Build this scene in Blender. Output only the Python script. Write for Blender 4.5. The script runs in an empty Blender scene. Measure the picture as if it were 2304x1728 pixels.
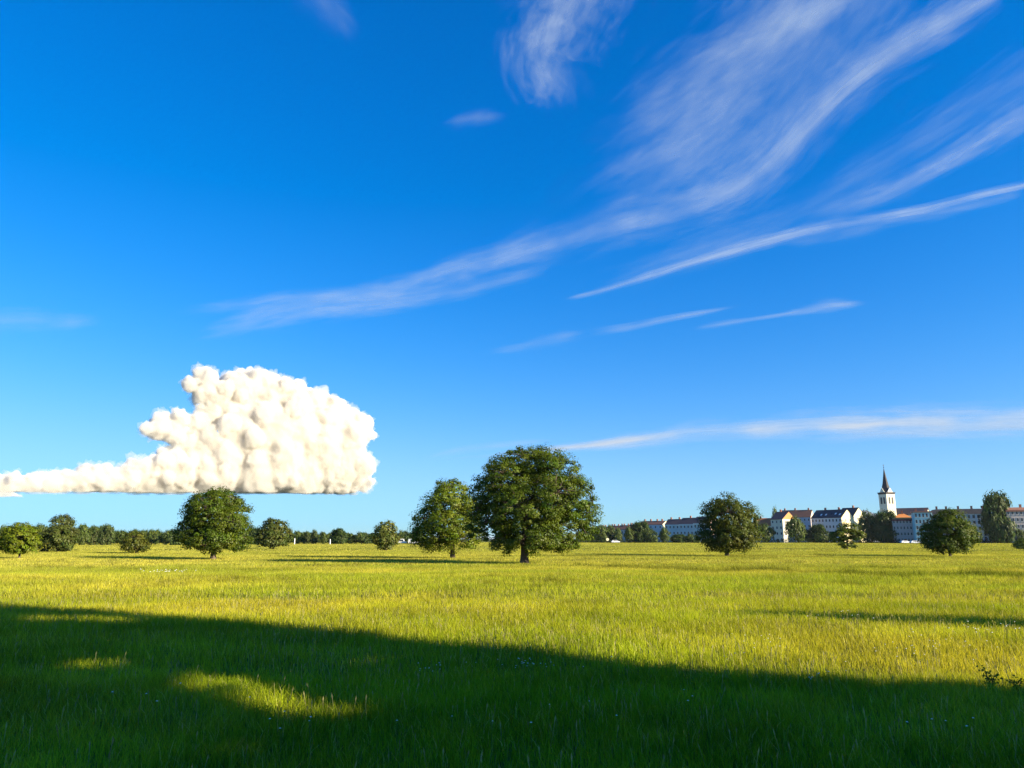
import bpy, bmesh, math, random
import numpy as np
from mathutils import Vector, Matrix, noise as mnoise

# ------------------------------------------------------------------ camera, sky, sun, exposure
SC = bpy.context.scene
COL = SC.collection
F = 1664.0                      # focal length in photo pixels (photo 2304 x 1728)
EYE = 2.3
PITCH = math.atan((1212 - 864) / F)
cam_d = bpy.data.cameras.new('camera')
cam = bpy.data.objects.new('camera', cam_d)
COL.objects.link(cam)
cam_d.sensor_width = 36.0
cam_d.lens = 36.0 * F / 2304.0
cam_d.clip_start = 0.2
cam_d.clip_end = 150000.0
cam.location = (0, 0, EYE)
cam.rotation_euler = (math.pi / 2 + PITCH, 0, 0)
SC.camera = cam

SUN_EL = math.radians(19.5)
SUN_AZ = math.atan2(0.905, -0.425)          # clockwise from +Y (view direction): to the right and a little behind
S = np.array([math.sin(SUN_AZ) * math.cos(SUN_EL), math.cos(SUN_AZ) * math.cos(SUN_EL), math.sin(SUN_EL)])
world = bpy.data.worlds.new('World')
SC.world = world
world.use_nodes = True
wn = world.node_tree
wn.nodes.clear()
sky = wn.nodes.new('ShaderNodeTexSky')
sky.sky_type = 'NISHITA'
sky.sun_disc = False
sky.sun_elevation = SUN_EL
sky.sun_rotation = SUN_AZ
sky.altitude = 100
sky.air_density = 1.0
sky.dust_density = 0.25
sky.ozone_density = 3.0
hs = wn.nodes.new('ShaderNodeHueSaturation')
hs.inputs['Saturation'].default_value = 1.23
hs.inputs['Hue'].default_value = 0.5
tn = wn.nodes.new('ShaderNodeMix'); tn.data_type = 'RGBA'; tn.blend_type = 'MULTIPLY'; tn.inputs[0].default_value = 1
tn.inputs[7].default_value = (0.74, 0.84, 1.18, 1)
bg = wn.nodes.new('ShaderNodeBackground')
bg.inputs['Strength'].default_value = 0.092
wo = wn.nodes.new('ShaderNodeOutputWorld')
wn.links.new(sky.outputs[0], tn.inputs[6]); wn.links.new(tn.outputs[2], hs.inputs['Color'])
sepc = wn.nodes.new('ShaderNodeSeparateColor'); comc = wn.nodes.new('ShaderNodeCombineColor')
wn.links.new(hs.outputs[0], sepc.inputs[0])
def _soft(i, c0):
    prev = sepc.outputs[i]
    for op, b in (('DIVIDE', c0), ('POWER', 2.0), ('ADD', 1.0), ('POWER', -0.5)):
        nd = wn.nodes.new('ShaderNodeMath'); nd.operation = op
        wn.links.new(prev, nd.inputs[0]); nd.inputs[1].default_value = b; prev = nd.outputs[0]
    nd = wn.nodes.new('ShaderNodeMath'); nd.operation = 'MULTIPLY'
    wn.links.new(prev, nd.inputs[0]); wn.links.new(sepc.outputs[i], nd.inputs[1]); wn.links.new(nd.outputs[0], comc.inputs[i])
for _i, _c in enumerate((1.75, 4.3, 6.6)): _soft(_i, _c)
wn.links.new(comc.outputs[0], bg.inputs['Color'])
wn.links.new(bg.outputs[0], wo.inputs['Surface'])

sun_d = bpy.data.lights.new('sun', 'SUN')
sun_d.energy = 5.0
sun_d.angle = math.radians(0.5)
sun_d.color = (1.0, 0.88, 0.66)
sun = bpy.data.objects.new('sun', sun_d)
COL.objects.link(sun)
sun.rotation_euler = Vector(S).to_track_quat('Z', 'Y').to_euler()

SC.view_settings.view_transform = 'Standard'
SC.view_settings.look = 'None'
SC.view_settings.exposure = 1.4
SC.view_settings.gamma = 1.0
SC.cycles.diffuse_bounces = 4
SC.cycles.transmission_bounces = 4
SC.cycles.volume_bounces = 16
SC.cycles.max_bounces = 20
SC.cycles.transparent_max_bounces = 24
SC.cycles.use_denoising = True
SC.cycles.denoiser = 'OPENIMAGEDENOISE'
SC.cycles.denoising_input_passes = 'RGB_ALBEDO_NORMAL'
SC.cycles.denoising_prefilter = 'NONE'
SC.cycles.use_adaptive_sampling = False
SC.cycles.sample_clamp_indirect = 10

# ------------------------------------------------------------------ photo pixel -> place
SP, CP = math.sin(PITCH), math.cos(PITCH)
def ray(px, py):
    cx, cy = (px - 1152) / F, (864 - py) / F
    return np.array([cx, CP - cy * SP, SP + cy * CP])
def on_ground(px, py):
    r = ray(px, py)
    return r[:2] * (EYE / -r[2])
def at_depth(px, py, Y):
    r = ray(px, py)
    t = Y / r[1]
    return np.array([r[0] * t, Y, EYE + r[2] * t])

# ------------------------------------------------------------------ noise and mesh helpers
def vnoise(x, y, seed=0):
    x = np.asarray(x, float); y = np.asarray(y, float)
    xi = np.floor(x).astype(np.int64); yi = np.floor(y).astype(np.int64)
    xf = x - xi; yf = y - yi
    xf = xf * xf * (3 - 2 * xf); yf = yf * yf * (3 - 2 * yf)
    def h(a, b):
        n = (a * 374761393 + b * 668265263 + seed * 974634777) & 0xFFFFFFFF
        n = ((n ^ (n >> 13)) * 1274126177) & 0xFFFFFFFF
        n = (n ^ (n >> 16)) & 0xFFFFFFFF
        return n / 4294967295.0
    return (h(xi, yi) * (1 - xf) + h(xi + 1, yi) * xf) * (1 - yf) + (h(xi, yi + 1) * (1 - xf) + h(xi + 1, yi + 1) * xf) * yf
def fbm(x, y, seed=0, n=3):
    a, s, t = 0.5, 0.0, 0.0
    for i in range(n):
        s = s + a * vnoise(x * 2 ** i, y * 2 ** i, seed + i); t += a; a *= 0.5
    return s / t
def hgt(x, y):
    x = np.asarray(x, float); y = np.asarray(y, float)
    d = np.hypot(x, y)
    w = np.clip((d - 7) / 25, 0, 1) * np.clip((900 - d) / 300, 0, 1)
    return w * (0.22 * (fbm(x / 34, y / 11, 5, 2) - 0.5) + 0.30 * (vnoise(x / 90, y / 40, 9) - 0.5))

def mesh_from(name, V, faces, col=None, smooth=False, mats=None, mat_idx=None):
    """faces: list of (M,k) index arrays."""
    me = bpy.data.meshes.new(name)
    V = np.asarray(V, np.float32)
    me.vertices.add(len(V)); me.vertices.foreach_set('co', V.ravel())
    loops = np.concatenate([f.ravel() for f in faces]).astype(np.int32)
    sizes = np.concatenate([np.full(len(f), f.shape[1]) for f in faces])
    starts = np.concatenate([[0], np.cumsum(sizes)[:-1]]).astype(np.int32)
    me.loops.add(len(loops)); me.loops.foreach_set('vertex_index', loops)
    me.polygons.add(len(sizes)); me.polygons.foreach_set('loop_start', starts)
    if smooth:
        me.polygons.foreach_set('use_smooth', np.ones(len(sizes), bool))
    for m in (mats or []):
        me.materials.append(m)
    if mat_idx is not None:
        me.polygons.foreach_set('material_index', np.asarray(mat_idx, np.int32))
    if col is not None:
        a = me.color_attributes.new('tint', 'FLOAT_COLOR', 'POINT')
        c = np.ones((len(V), 4), np.float32); c[:, :3] = col
        a.data.foreach_set('color', c.ravel())
    me.update(calc_edges=True)
    me.validate()
    return me
def link(name, me, parent=None, loc=(0, 0, 0), rz=0.0):
    o = bpy.data.objects.new(name, me); COL.objects.link(o)
    o.location = loc; o.rotation_euler = (0, 0, rz)
    if parent is not None:
        o.parent = parent
    return o
def tag(o, label, cat, group=None, kind=None):
    o['label'] = label; o['category'] = cat
    if group: o['group'] = group
    if kind: o['kind'] = kind
    return o
def thing(name, label, cat, loc=(0, 0, 0), rz=0.0, group=None):
    return tag(link(name, None, None, loc, rz), label, cat, group)
def stuff(o, label):
    o['kind'] = 'stuff'; o['label'] = label
    return o
class MB:
    """collects boxes, prisms and tubes into one mesh"""
    def __init__(s): s.v = []; s.f = []; s.m = []
    def poly(s, pts, mi=0):
        n = len(s.v); s.v += [tuple(map(float, p)) for p in pts]
        s.f.append(list(range(n, n + len(pts)))); s.m.append(mi)
    def solid(s, pts, faces, mi=0):
        n = len(s.v); s.v += [tuple(map(float, p)) for p in pts]
        for f in faces: s.f.append([n + i for i in f]); s.m.append(mi)
    def box(s, x0, x1, y0, y1, z0, z1, mi=0):
        p = [(x0,y0,z0),(x1,y0,z0),(x1,y1,z0),(x0,y1,z0),(x0,y0,z1),(x1,y0,z1),(x1,y1,z1),(x0,y1,z1)]
        s.solid(p, [(0,3,2,1),(4,5,6,7),(0,1,5,4),(1,2,6,5),(2,3,7,6),(3,0,4,7)], mi)
    def slab(s, a, b, c, d, t, mi=0):
        """a quad a,b,c,d (upper side) with thickness t below"""
        q = [np.array(x, float) for x in (a, b, c, d)]
        nn = np.cross(q[1] - q[0], q[3] - q[0]); nn /= np.linalg.norm(nn)
        s.solid(q + [x - nn * t for x in q], [(0,1,2,3),(7,6,5,4),(1,0,4,5),(2,1,5,6),(3,2,6,7),(0,3,7,4)], mi)
    def tube(s, pts, rad, n=7, mi=0, cap=True):
        pts = [np.array(p, float) for p in pts]
        base = len(s.v)
        for i, p in enumerate(pts):
            t = pts[min(i + 1, len(pts) - 1)] - pts[max(i - 1, 0)]
            t = t / (np.linalg.norm(t) + 1e-9)
            u = np.cross(t, (0.31, 0.95, 0.05)); u /= np.linalg.norm(u) + 1e-9
            w = np.cross(t, u)
            for k in range(n):
                a = 2 * math.pi * k / n
                s.v.append(tuple(p + rad[i] * (math.cos(a) * u + math.sin(a) * w)))
        for i in range(len(pts) - 1):
            for k in range(n):
                k2 = (k + 1) % n
                s.f.append([base + i*n + k, base + i*n + k2, base + (i+1)*n + k2, base + (i+1)*n + k]); s.m.append(mi)
        if cap:
            s.f.append([base + (len(pts)-1)*n + k for k in range(n)]); s.m.append(mi)
    def mesh(s, name, mats, smooth=False):
        me = bpy.data.meshes.new(name)
        me.from_pydata(s.v, [], s.f)
        for m in mats: me.materials.append(m)
        me.polygons.foreach_set('material_index', np.array(s.m, np.int32))
        if smooth: me.polygons.foreach_set('use_smooth', np.ones(len(s.f), bool))
        me.update()
        return me
    def build(s, name, mats, parent=None, smooth=False, loc=(0,0,0)):
        return link(name, s.mesh(name, mats if isinstance(mats, list) else [mats], smooth), parent, loc)

# ------------------------------------------------------------------ materials
def nodes_of(m):
    m.use_nodes = True
    nt = m.node_tree
    nt.nodes.clear()
    return nt, nt.nodes.new('ShaderNodeOutputMaterial')
def leaf_material(name, trans=0.3, gloss=0.06):
    m = bpy.data.materials.new(name); nt, out = nodes_of(m)
    at = nt.nodes.new('ShaderNodeAttribute'); at.attribute_name = 'tint'
    d = nt.nodes.new('ShaderNodeBsdfDiffuse'); t = nt.nodes.new('ShaderNodeBsdfTranslucent')
    g = nt.nodes.new('ShaderNodeBsdfGlossy'); g.inputs['Roughness'].default_value = 0.45
    g.inputs['Color'].default_value = (0.8, 0.8, 0.7, 1)
    mx = nt.nodes.new('ShaderNodeMixShader'); mx.inputs[0].default_value = trans
    m2 = nt.nodes.new('ShaderNodeMixShader'); m2.inputs[0].default_value = gloss
    ye = nt.nodes.new('ShaderNodeMix'); ye.data_type = 'RGBA'; ye.blend_type = 'MULTIPLY'; ye.inputs[0].default_value = 1
    ye.inputs[7].default_value = (1.15, 1.1, 0.6, 1)
    nt.links.new(at.outputs['Color'], d.inputs['Color'])
    nt.links.new(at.outputs['Color'], ye.inputs[6]); nt.links.new(ye.outputs[2], t.inputs['Color'])
    nt.links.new(d.outputs[0], mx.inputs[1]); nt.links.new(t.outputs[0], mx.inputs[2])
    nt.links.new(mx.outputs[0], m2.inputs[1]); nt.links.new(g.outputs[0], m2.inputs[2])
    nt.links.new(m2.outputs[0], out.inputs['Surface'])
    return m
def plain(name, c, rough=0.8, var=0.12, scale=0.6, spec=0.3, metal=0.0, bump=0.0):
    m = bpy.data.materials.new(name); nt, out = nodes_of(m)
    p = nt.nodes.new('ShaderNodeBsdfPrincipled')
    p.inputs['Roughness'].default_value = rough; p.inputs['Metallic'].default_value = metal
    p.inputs['Specular IOR Level'].default_value = spec
    tc = nt.nodes.new('ShaderNodeTexCoord')
    n = nt.nodes.new('ShaderNodeTexNoise'); n.inputs['Scale'].default_value = scale; n.inputs['Detail'].default_value = 5
    r = nt.nodes.new('ShaderNodeMix'); r.data_type = 'RGBA'
    r.inputs[6].default_value = tuple(x * (1 - var) for x in c) + (1,)
    r.inputs[7].default_value = tuple(min(1, x * (1 + var)) for x in c) + (1,)
    nt.links.new(tc.outputs['Object'], n.inputs['Vector'])
    nt.links.new(n.outputs['Fac'], r.inputs[0]); nt.links.new(r.outputs[2], p.inputs['Base Color'])
    if bump:
        b = nt.nodes.new('ShaderNodeBump'); b.inputs['Strength'].default_value = bump; b.inputs['Distance'].default_value = 0.05
        nt.links.new(n.outputs['Fac'], b.inputs['Height']); nt.links.new(b.outputs[0], p.inputs['Normal'])
    nt.links.new(p.outputs[0], out.inputs['Surface'])
    return m
M_LEAF = leaf_material('tree_leaves', 0.36, 0.015)
M_GRASS = leaf_material('grass_blades', 0.40, 0.0)
M_BARK = plain('bark', (0.115, 0.088, 0.066), 0.95, 0.4, 6.0, 0.1, 0, 0.8)
M_PETAL = plain('white_petal', (0.75, 0.74, 0.66), 0.7)
M_GLASS = plain('window_glass', (0.03, 0.04, 0.05), 0.15, 0.2, 0.3, 0.5)
M_FRAME = plain('window_frame', (0.62, 0.6, 0.56), 0.6)
M_DARK = plain('dark_metal', (0.03, 0.03, 0.035), 0.5)
M_WHITE = plain('white_paint', (0.78, 0.78, 0.76), 0.5)
M_BRICK = plain('chimney_brick', (0.30, 0.13, 0.08), 0.9)
M_TYRE = plain('tyre_rubber', (0.02, 0.02, 0.02), 0.9)
_pc = {}
def paint(c, rough=0.85, var=0.2, scale=0.18):
    k = (tuple(c), rough)
    if k not in _pc: _pc[k] = plain('plaster_%d' % len(_pc) if rough > 0.8 else 'roof_tile_%d' % len(_pc), c, rough, var, scale)
    return _pc[k]

# ------------------------------------------------------------------ the ground
def build_ground():
    rad = np.concatenate([np.linspace(0, 60, 61), 60 * (40000 / 60) ** (np.arange(1, 141) / 140.0)])
    n = 220
    a = np.linspace(0, 2 * math.pi, n, endpoint=False)
    X = rad[:, None] * np.sin(a); Y = rad[:, None] * np.cos(a)
    Z = hgt(X, Y) - 0.01
    Z -= 6.0 * np.clip((rad[:, None] - 1200) / 30000, 0, 1)
    V = np.stack([X, Y, Z], -1).reshape(-1, 3)
    i, j = np.meshgrid(np.arange(len(rad) - 1), np.arange(n), indexing='ij')
    j2 = (j + 1) % n
    q = np.stack([i * n + j, (i + 1) * n + j, (i + 1) * n + j2, i * n + j2], -1).reshape(-1, 4)[:, ::-1]
    m = bpy.data.materials.new('meadow_soil'); nt, out = nodes_of(m)
    p = nt.nodes.new('ShaderNodeBsdfPrincipled'); p.inputs['Roughness'].default_value = 1; p.inputs['Specular IOR Level'].default_value = 0.05
    tc = nt.nodes.new('ShaderNodeTexCoord')
    n1 = nt.nodes.new('ShaderNodeTexNoise'); n1.inputs['Scale'].default_value = 0.35; n1.inputs['Detail'].default_value = 8; n1.inputs['Roughness'].default_value = 0.65
    cr = nt.nodes.new('ShaderNodeValToRGB')
    cr.color_ramp.elements[0].position = 0.3; cr.color_ramp.elements[0].color = (0.045, 0.065, 0.012, 1)
    cr.color_ramp.elements[1].position = 0.7; cr.color_ramp.elements[1].color = (0.13, 0.13, 0.025, 1)
    bp = nt.nodes.new('ShaderNodeBump'); bp.inputs['Strength'].default_value = 0.9; bp.inputs['Distance'].default_value = 0.4
    nt.links.new(tc.outputs['Object'], n1.inputs['Vector'])
    nt.links.new(n1.outputs['Fac'], cr.inputs[0]); ln = nt.nodes.new('ShaderNodeVectorMath'); ln.operation = 'LENGTH'; nt.links.new(tc.outputs['Object'], ln.inputs[0])
    fr = nt.nodes.new('ShaderNodeMapRange'); fr.inputs[1].default_value = 600; fr.inputs[2].default_value = 1500; nt.links.new(ln.outputs['Value'], fr.inputs[0])
    fm = nt.nodes.new('ShaderNodeMix'); fm.data_type = 'RGBA'; fm.inputs[7].default_value = (0.03, 0.045, 0.03, 1)
    nt.links.new(fr.outputs[0], fm.inputs[0]); nt.links.new(cr.outputs[0], fm.inputs[6]); nt.links.new(fm.outputs[2], p.inputs['Base Color'])
    nt.links.new(n1.outputs['Fac'], bp.inputs['Height']); nt.links.new(bp.outputs[0], p.inputs['Normal'])
    nt.links.new(p.outputs[0], out.inputs['Surface'])
    o = link('meadow_ground', mesh_from('meadow_ground', V, [q], smooth=True, mats=[m]))
    o['kind'] = 'structure'
build_ground()

# ------------------------------------------------------------------ clouds
def spiral_dirs(n):
    i = np.arange(n) + 0.5
    ph = np.arccos(1 - 2 * i / n); th = math.pi * (1 + 5 ** 0.5) * i
    return np.stack([np.cos(th) * np.sin(ph), np.sin(th) * np.sin(ph), np.cos(ph)], -1)
def cloud_material(dens=0.035):
    m = bpy.data.materials.new('cloud_vapour'); nt, out = nodes_of(m)
    v = nt.nodes.new('ShaderNodeVolumePrincipled')
    v.inputs['Color'].default_value = (0.902, 0.880, 0.838, 1); v.inputs['Density'].default_value = dens; v.inputs['Anisotropy'].default_value = 0.0
    nt.links.new(v.outputs[0], out.inputs['Volume'])
    return m
def cumulus(name, label, spec, D, seed, base_py, voxel=7.0, scale=1.0, lean=1.0, fill=()):
    rng = np.random.default_rng(seed)
    balls = []
    nspec = len(spec)
    zb = None
    for (px, py, r) in list(spec) + list(fill):
        Yd = D - (830 - px) * (D / F) * 0.52 * lean          # the heap recedes to the right
        c = at_depth(px, py, Yd); s = Yd / CP / F
        balls.append((c + np.array([0, (rng.uniform(-0.12, 0.12) + 0.6) * r * s, 0]), r * s, 0))
    zb = at_depth(500, base_py, D)[2]
    for c, r, _ in balls[:nspec]:
        for d in spiral_dirs(16) @ random_rot(rng):
            if d[2] < -0.35 or d[1] > 0.55: continue
            rr = r * 0.38 * rng.uniform(0.6, 1.3)
            if rr > voxel * 1.2: balls.append((c + d * (r * rng.uniform(0.74, 0.95)), rr, 1))
    bm = bmesh.new(); bmesh.ops.create_icosphere(bm, subdivisions=3, radius=1)
    UV = np.array([v.co for v in bm.verts]); UF = np.array([[v.index for v in f.verts] for f in bm.faces]); bm.free()
    V = np.concatenate([UV * r + c for c, r, _ in balls])
    Fq = np.concatenate([UF + i * len(UV) for i in range(len(balls))])
    tmp = link('cloud_blank', mesh_from('cloud_blank', V, [Fq]))
    r = tmp.modifiers.new('merge', 'REMESH'); r.mode = 'VOXEL'; r.voxel_size = voxel
    ev = tmp.evaluated_get(bpy.context.evaluated_depsgraph_get())
    me = bpy.data.meshes.new_from_object(ev)
    bpy.data.objects.remove(tmp)
    n = len(me.vertices)
    P = np.empty(n * 3, np.float32); me.vertices.foreach_get('co', P); P = P.reshape(-1, 3).astype(float)
    N = np.empty(n * 3, np.float32); me.vertex_normals.foreach_get('vector', N); N = N.reshape(-1, 3).astype(float)
    # cauliflower heads: rounded cells with creases between them, at three sizes
    for sc, amp in ((210 * scale, 44 * scale), (88 * scale, 30 * scale), (36 * scale, 14 * scale)):
        warp = np.array([mnoise.noise_vector(Vector(p / (sc * 1.3))) for p in P]) * sc * 0.35
        f1 = np.array([mnoise.voronoi(Vector(q))[0][0] for q in (P + warp) / sc])
        P = P + N * (amp * (0.5 - 1.0 * np.clip(f1, 0, 0.75)))[:, None]
    zf = EYE + (zb - EYE) * P[:, 1] / D + 26 * scale * (vnoise(P[:, 0] / 260, P[:, 1] / 260, 3) - 0.5) + 12 * scale * (vnoise(P[:, 0] / 60, P[:, 1] / 60, 4) - .5)
    P[:, 2] = np.where(P[:, 2] < zf, zf + (P[:, 2] - zf) * 0.05, P[:, 2])
    me.vertices.foreach_set('co', P.astype(np.float32).ravel())
    me.polygons.foreach_set('use_smooth', np.ones(len(me.polygons), bool))
    me.materials.clear(); me.materials.append(cloud_material()); me.update()
    o = link(name, me)
    tag(o, label, 'cloud')
    veil = me.copy(); veil.name = 'ragged_veil'
    W = P + N * (scale * (4 + 46 * np.clip(np.array([mnoise.fractal(Vector(q), 0.6, 2.1, 5) for q in P / (70 * scale)]), -0.3, 1)))[:, None]
    W[:, 2] = np.maximum(W[:, 2], zf - 14 * scale)
    veil.vertices.foreach_set('co', W.astype(np.float32).ravel())
    veil.materials.clear(); veil.materials.append(cloud_material(0.008)); veil.update()
    link('ragged_veil', veil, o)
    return o
def random_rot(rng):
    q, _ = np.linalg.qr(rng.normal(size=(3, 3)))
    return q
CUM = [(455, 850, 26), (425, 862, 18), (520, 876, 52), (560, 862, 38), (600, 888, 52), (650, 918, 54), (700, 915, 40), (738, 922, 34),
       (765, 955, 44), (800, 965, 36), (700, 970, 90), (600, 985, 100), (520, 985, 75), (470, 1010, 60), (790, 1030, 30), (800, 1075, 28),
       (740, 1050, 70), (650, 1060, 80), (560, 1065, 70), (480, 1070, 55), (470, 930, 30), (350, 958, 30), (385, 975, 24), (330, 965, 18),
       (420, 1000, 26), (820, 1088, 16), (455, 980, 34), (455, 880, 30), (440, 950, 28), (400, 940, 22), (410, 1058, 46), (380, 1035, 30)]
FILL = [(560, 940, 62), (650, 975, 80), (700, 1015, 80), (600, 1030, 85), (500, 1040, 62), (440, 1005, 40), (560, 1000, 80), (510, 925, 40), (485, 900, 30), (450, 1050, 50), (740, 1000, 70)]
for _i, _x in enumerate(range(-60, 400, 17)):
    _r = 16 + 29 * ((_x + 60) / 460) ** 2 + (6, -3, 4, 0, -4)[_i % 5]
    CUM.append((_x, 1106 - _r * 0.9, _r))
CUM += [(_x, 1100, 13) for _x in range(-60, 830, 19)]
cumulus('cumulus_cloud', 'towering white cumulus cloud with a flat base above the left treeline', CUM, 6000.0, 4, 1108, fill=FILL)
cumulus('cumulus_cloud', 'tiny low grey cloud scrap under the tail of the big cumulus', [(0, 1114, 8), (11, 1115, 8), (22, 1115, 8), (32, 1116, 7), (42, 1117, 5), (-10, 1115, 9), (-20, 1115, 9)], 6000.0, 7, 1118, 5.0, 0.4)

def cirrus_material(dens, fu, fv, seed, thr, base):
    m = bpy.data.materials.new('cirrus_ice'); nt, out = nodes_of(m)
    L = nt.links.new
    uv = nt.nodes.new('ShaderNodeUVMap')
    mp = nt.nodes.new('ShaderNodeMapping'); mp.inputs['Location'].default_value = (seed * 3.7, seed * 1.3, 0); mp.inputs['Scale'].default_value = (fu * 0.95, fv * 1.3, 1)
    wn_ = nt.nodes.new('ShaderNodeTexNoise'); wn_.inputs['Scale'].default_value = 0.9; wn_.inputs['Detail'].default_value = 3
    wm = nt.nodes.new('ShaderNodeMix'); wm.data_type = 'RGBA'; wm.inputs[0].default_value = 0.16; wm.blend_type = 'LINEAR_LIGHT'
    n1 = nt.nodes.new('ShaderNodeTexNoise'); n1.inputs['Scale'].default_value = 1.0; n1.inputs['Detail'].default_value = 9; n1.inputs['Roughness'].default_value = 0.6
    n2 = nt.nodes.new('ShaderNodeTexNoise'); n2.inputs['Scale'].default_value = 0.35; n2.inputs['Detail'].default_value = 3
    mr = nt.nodes.new('ShaderNodeMapRange'); mr.inputs[1].default_value = thr; mr.inputs[2].default_value = thr + 0.48; mr.inputs[3].default_value = base; mr.interpolation_type = 'SMOOTHSTEP'
    mr2 = nt.nodes.new('ShaderNodeMapRange'); mr2.inputs[1].default_value = 0.3; mr2.inputs[2].default_value = 0.62; mr2.interpolation_type = 'SMOOTHSTEP'; mr2.inputs[3].default_value = 0.25
    at = nt.nodes.new('ShaderNodeAttribute'); at.attribute_name = 'tint'
    sp = nt.nodes.new('ShaderNodeSeparateColor')
    L(at.outputs['Color'], sp.inputs[0])
    L(uv.outputs[0], mp.inputs[0]); L(mp.outputs[0], wn_.inputs['Vector'])
    L(mp.outputs[0], wm.inputs[6]); L(wn_.outputs['Color'], wm.inputs[7])
    L(wm.outputs[2], n1.inputs['Vector']); L(uv.outputs[0], n2.inputs['Vector'])
    pw = nt.nodes.new('ShaderNodeMath'); pw.operation = 'POWER'; L(sp.outputs[0], pw.inputs[0]); pw.inputs[1].default_value = 0.5
    L(n2.outputs['Fac'], mr2.inputs[0])
    f1 = nt.nodes.new('ShaderNodeMath'); f1.operation = 'MULTIPLY_ADD'; L(n1.outputs['Fac'], f1.inputs[0]); f1.inputs[1].default_value = 2.1 - base; f1.inputs[2].default_value = -0.5 * (2.1 - base) - thr * 0.75
    f2 = nt.nodes.new('ShaderNodeMath'); f2.operation = 'MULTIPLY_ADD'; L(sp.outputs[0], f2.inputs[0]); f2.inputs[1].default_value = 1.15; L(f1.outputs[0], f2.inputs[2])
    mr.inputs[1].default_value = 0.0; mr.inputs[2].default_value = 1.45; mr.inputs[3].default_value = 0.0; L(f2.outputs[0], mr.inputs[0])
    m1 = nt.nodes.new('ShaderNodeMath'); m1.operation = 'MULTIPLY'; L(mr.outputs[0], m1.inputs[0]); L(mr2.outputs[0], m1.inputs[1])
    m2 = nt.nodes.new('ShaderNodeMath'); m2.operation = 'MULTIPLY'; L(m1.outputs[0], m2.inputs[0]); L(pw.outputs[0], m2.inputs[1])
    m3 = nt.nodes.new('ShaderNodeMath'); m3.operation = 'MULTIPLY'; m3.use_clamp = True; L(m2.outputs[0], m3.inputs[0]); m3.inputs[1].default_value = dens * 0.74
    d = nt.nodes.new('ShaderNodeBsdfDiffuse'); d.inputs['Color'].default_value = (0.80, 0.91, 1.0, 1)
    t = nt.nodes.new('ShaderNodeBsdfTranslucent'); t.inputs['Color'].default_value = (0.80, 0.91, 1.0, 1)
    ad = nt.nodes.new('ShaderNodeMixShader'); ad.inputs[0].default_value = 0.5
    tr = nt.nodes.new('ShaderNodeBsdfTransparent'); mx = nt.nodes.new('ShaderNodeMixShader')
    L(d.outputs[0], ad.inputs[1]); L(t.outputs[0], ad.inputs[2])
    L(m3.outputs[0], mx.inputs[0]); L(tr.outputs[0], mx.inputs[1]); L(ad.outputs[0], mx.inputs[2])
    L(mx.outputs[0], out.inputs['Surface'])
    return m
def smooth_path(P, n):
    P = np.array(P, float)
    t = np.concatenate([[0], np.cumsum(np.hypot(*np.diff(P[:, :2], axis=0).T))])
    tt = np.linspace(0, t[-1], n)
    # Catmull-Rom through the points
    out = []
    for u in tt:
        i = min(max(np.searchsorted(t, u) - 1, 0), len(P) - 2)
        s = (u - t[i]) / (t[i + 1] - t[i])
        p0, p1, p2, p3 = P[max(i - 1, 0)], P[i], P[i + 1], P[min(i + 2, len(P) - 1)]
        out.append(0.5 * (2 * p1 + (p2 - p0) * s + (2 * p0 - 5 * p1 + 4 * p2 - p3) * s * s + (3 * p1 - p0 - 3 * p2 + p3) * s ** 3))
    return np.array(out), tt
def cirrus(label, path, dens, alt, fu=1.2, fv=5.0, thr=0.34, ends=(0.15, 0.15), soft=1.5, seed=1, base=0.4, wide=1.55):
    """a thin sheet of ice cloud at its real height; path = photo pixels (x, y, half-width)"""
    P, tt = smooth_path(path, 70)
    P[:, 2] *= wide
    nv = 21
    v = np.linspace(-1, 1, nv)
    T = np.gradient(P[:, :2], axis=0); T /= np.linalg.norm(T, axis=1)[:, None]
    N = np.stack([-T[:, 1], T[:, 0]], -1)
    pix = P[:, None, :2] + N[:, None, :] * (P[:, 2, None] * v)[:, :, None]
    V = []; UVs = []; A = []
    L = tt[-1]
    for i in range(len(P)):
        e = min(1, tt[i] / L / max(ends[0], 1e-6)) if ends[0] else 1
        e2 = min(1, (1 - tt[i] / L) / max(ends[1], 1e-6)) if ends[1] else 1
        for j in range(nv):
            r = ray(*pix[i, j]); r[2] = max(r[2], 0.03)
            V.append(np.array([0, 0, EYE]) + r * (alt / r[2]))
            UVs.append((tt[i] / 100.0, v[j] * P[i, 2] / 100.0))
            a = (1 - abs(v[j]) ** soft); a = max(a, 0) ** 1.3 * (e * e * (3 - 2 * e)) * (e2 * e2 * (3 - 2 * e2))
            A.append((a, a, a))
    i, j = np.meshgrid(np.arange(len(P) - 1), np.arange(nv - 1), indexing='ij')
    q = np.stack([i * nv + j, i * nv + j + 1, (i + 1) * nv + j + 1, (i + 1) * nv + j], -1).reshape(-1, 4)
    me = mesh_from('cirrus_cloud', V, [q], col=np.array(A), smooth=True, mats=[cirrus_material(dens, fu, fv, seed, thr, base)])
    uvl = me.uv_layers.new(name='UVMap')
    uvl.data.foreach_set('uv', np.array(UVs, np.float32)[q.ravel()].ravel())
    o = link('cirrus_cloud', me)
    stuff(o, label)
    return o
cirrus('long white cirrus band sweeping from the left up to the right corner',
       [(640, 665, 14), (850, 655, 26), (1010, 610, 34), (1180, 565, 46), (1330, 520, 56), (1500, 480, 62), (1640, 430, 70), (1740, 350, 80), (1830, 240, 85), (1960, 140, 70), (2110, 55, 58), (2230, -30, 50)], 0.62, 6000, 0.9, 3.2, 0.30, (0.12, 0.0), 1.3, 1)
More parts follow.
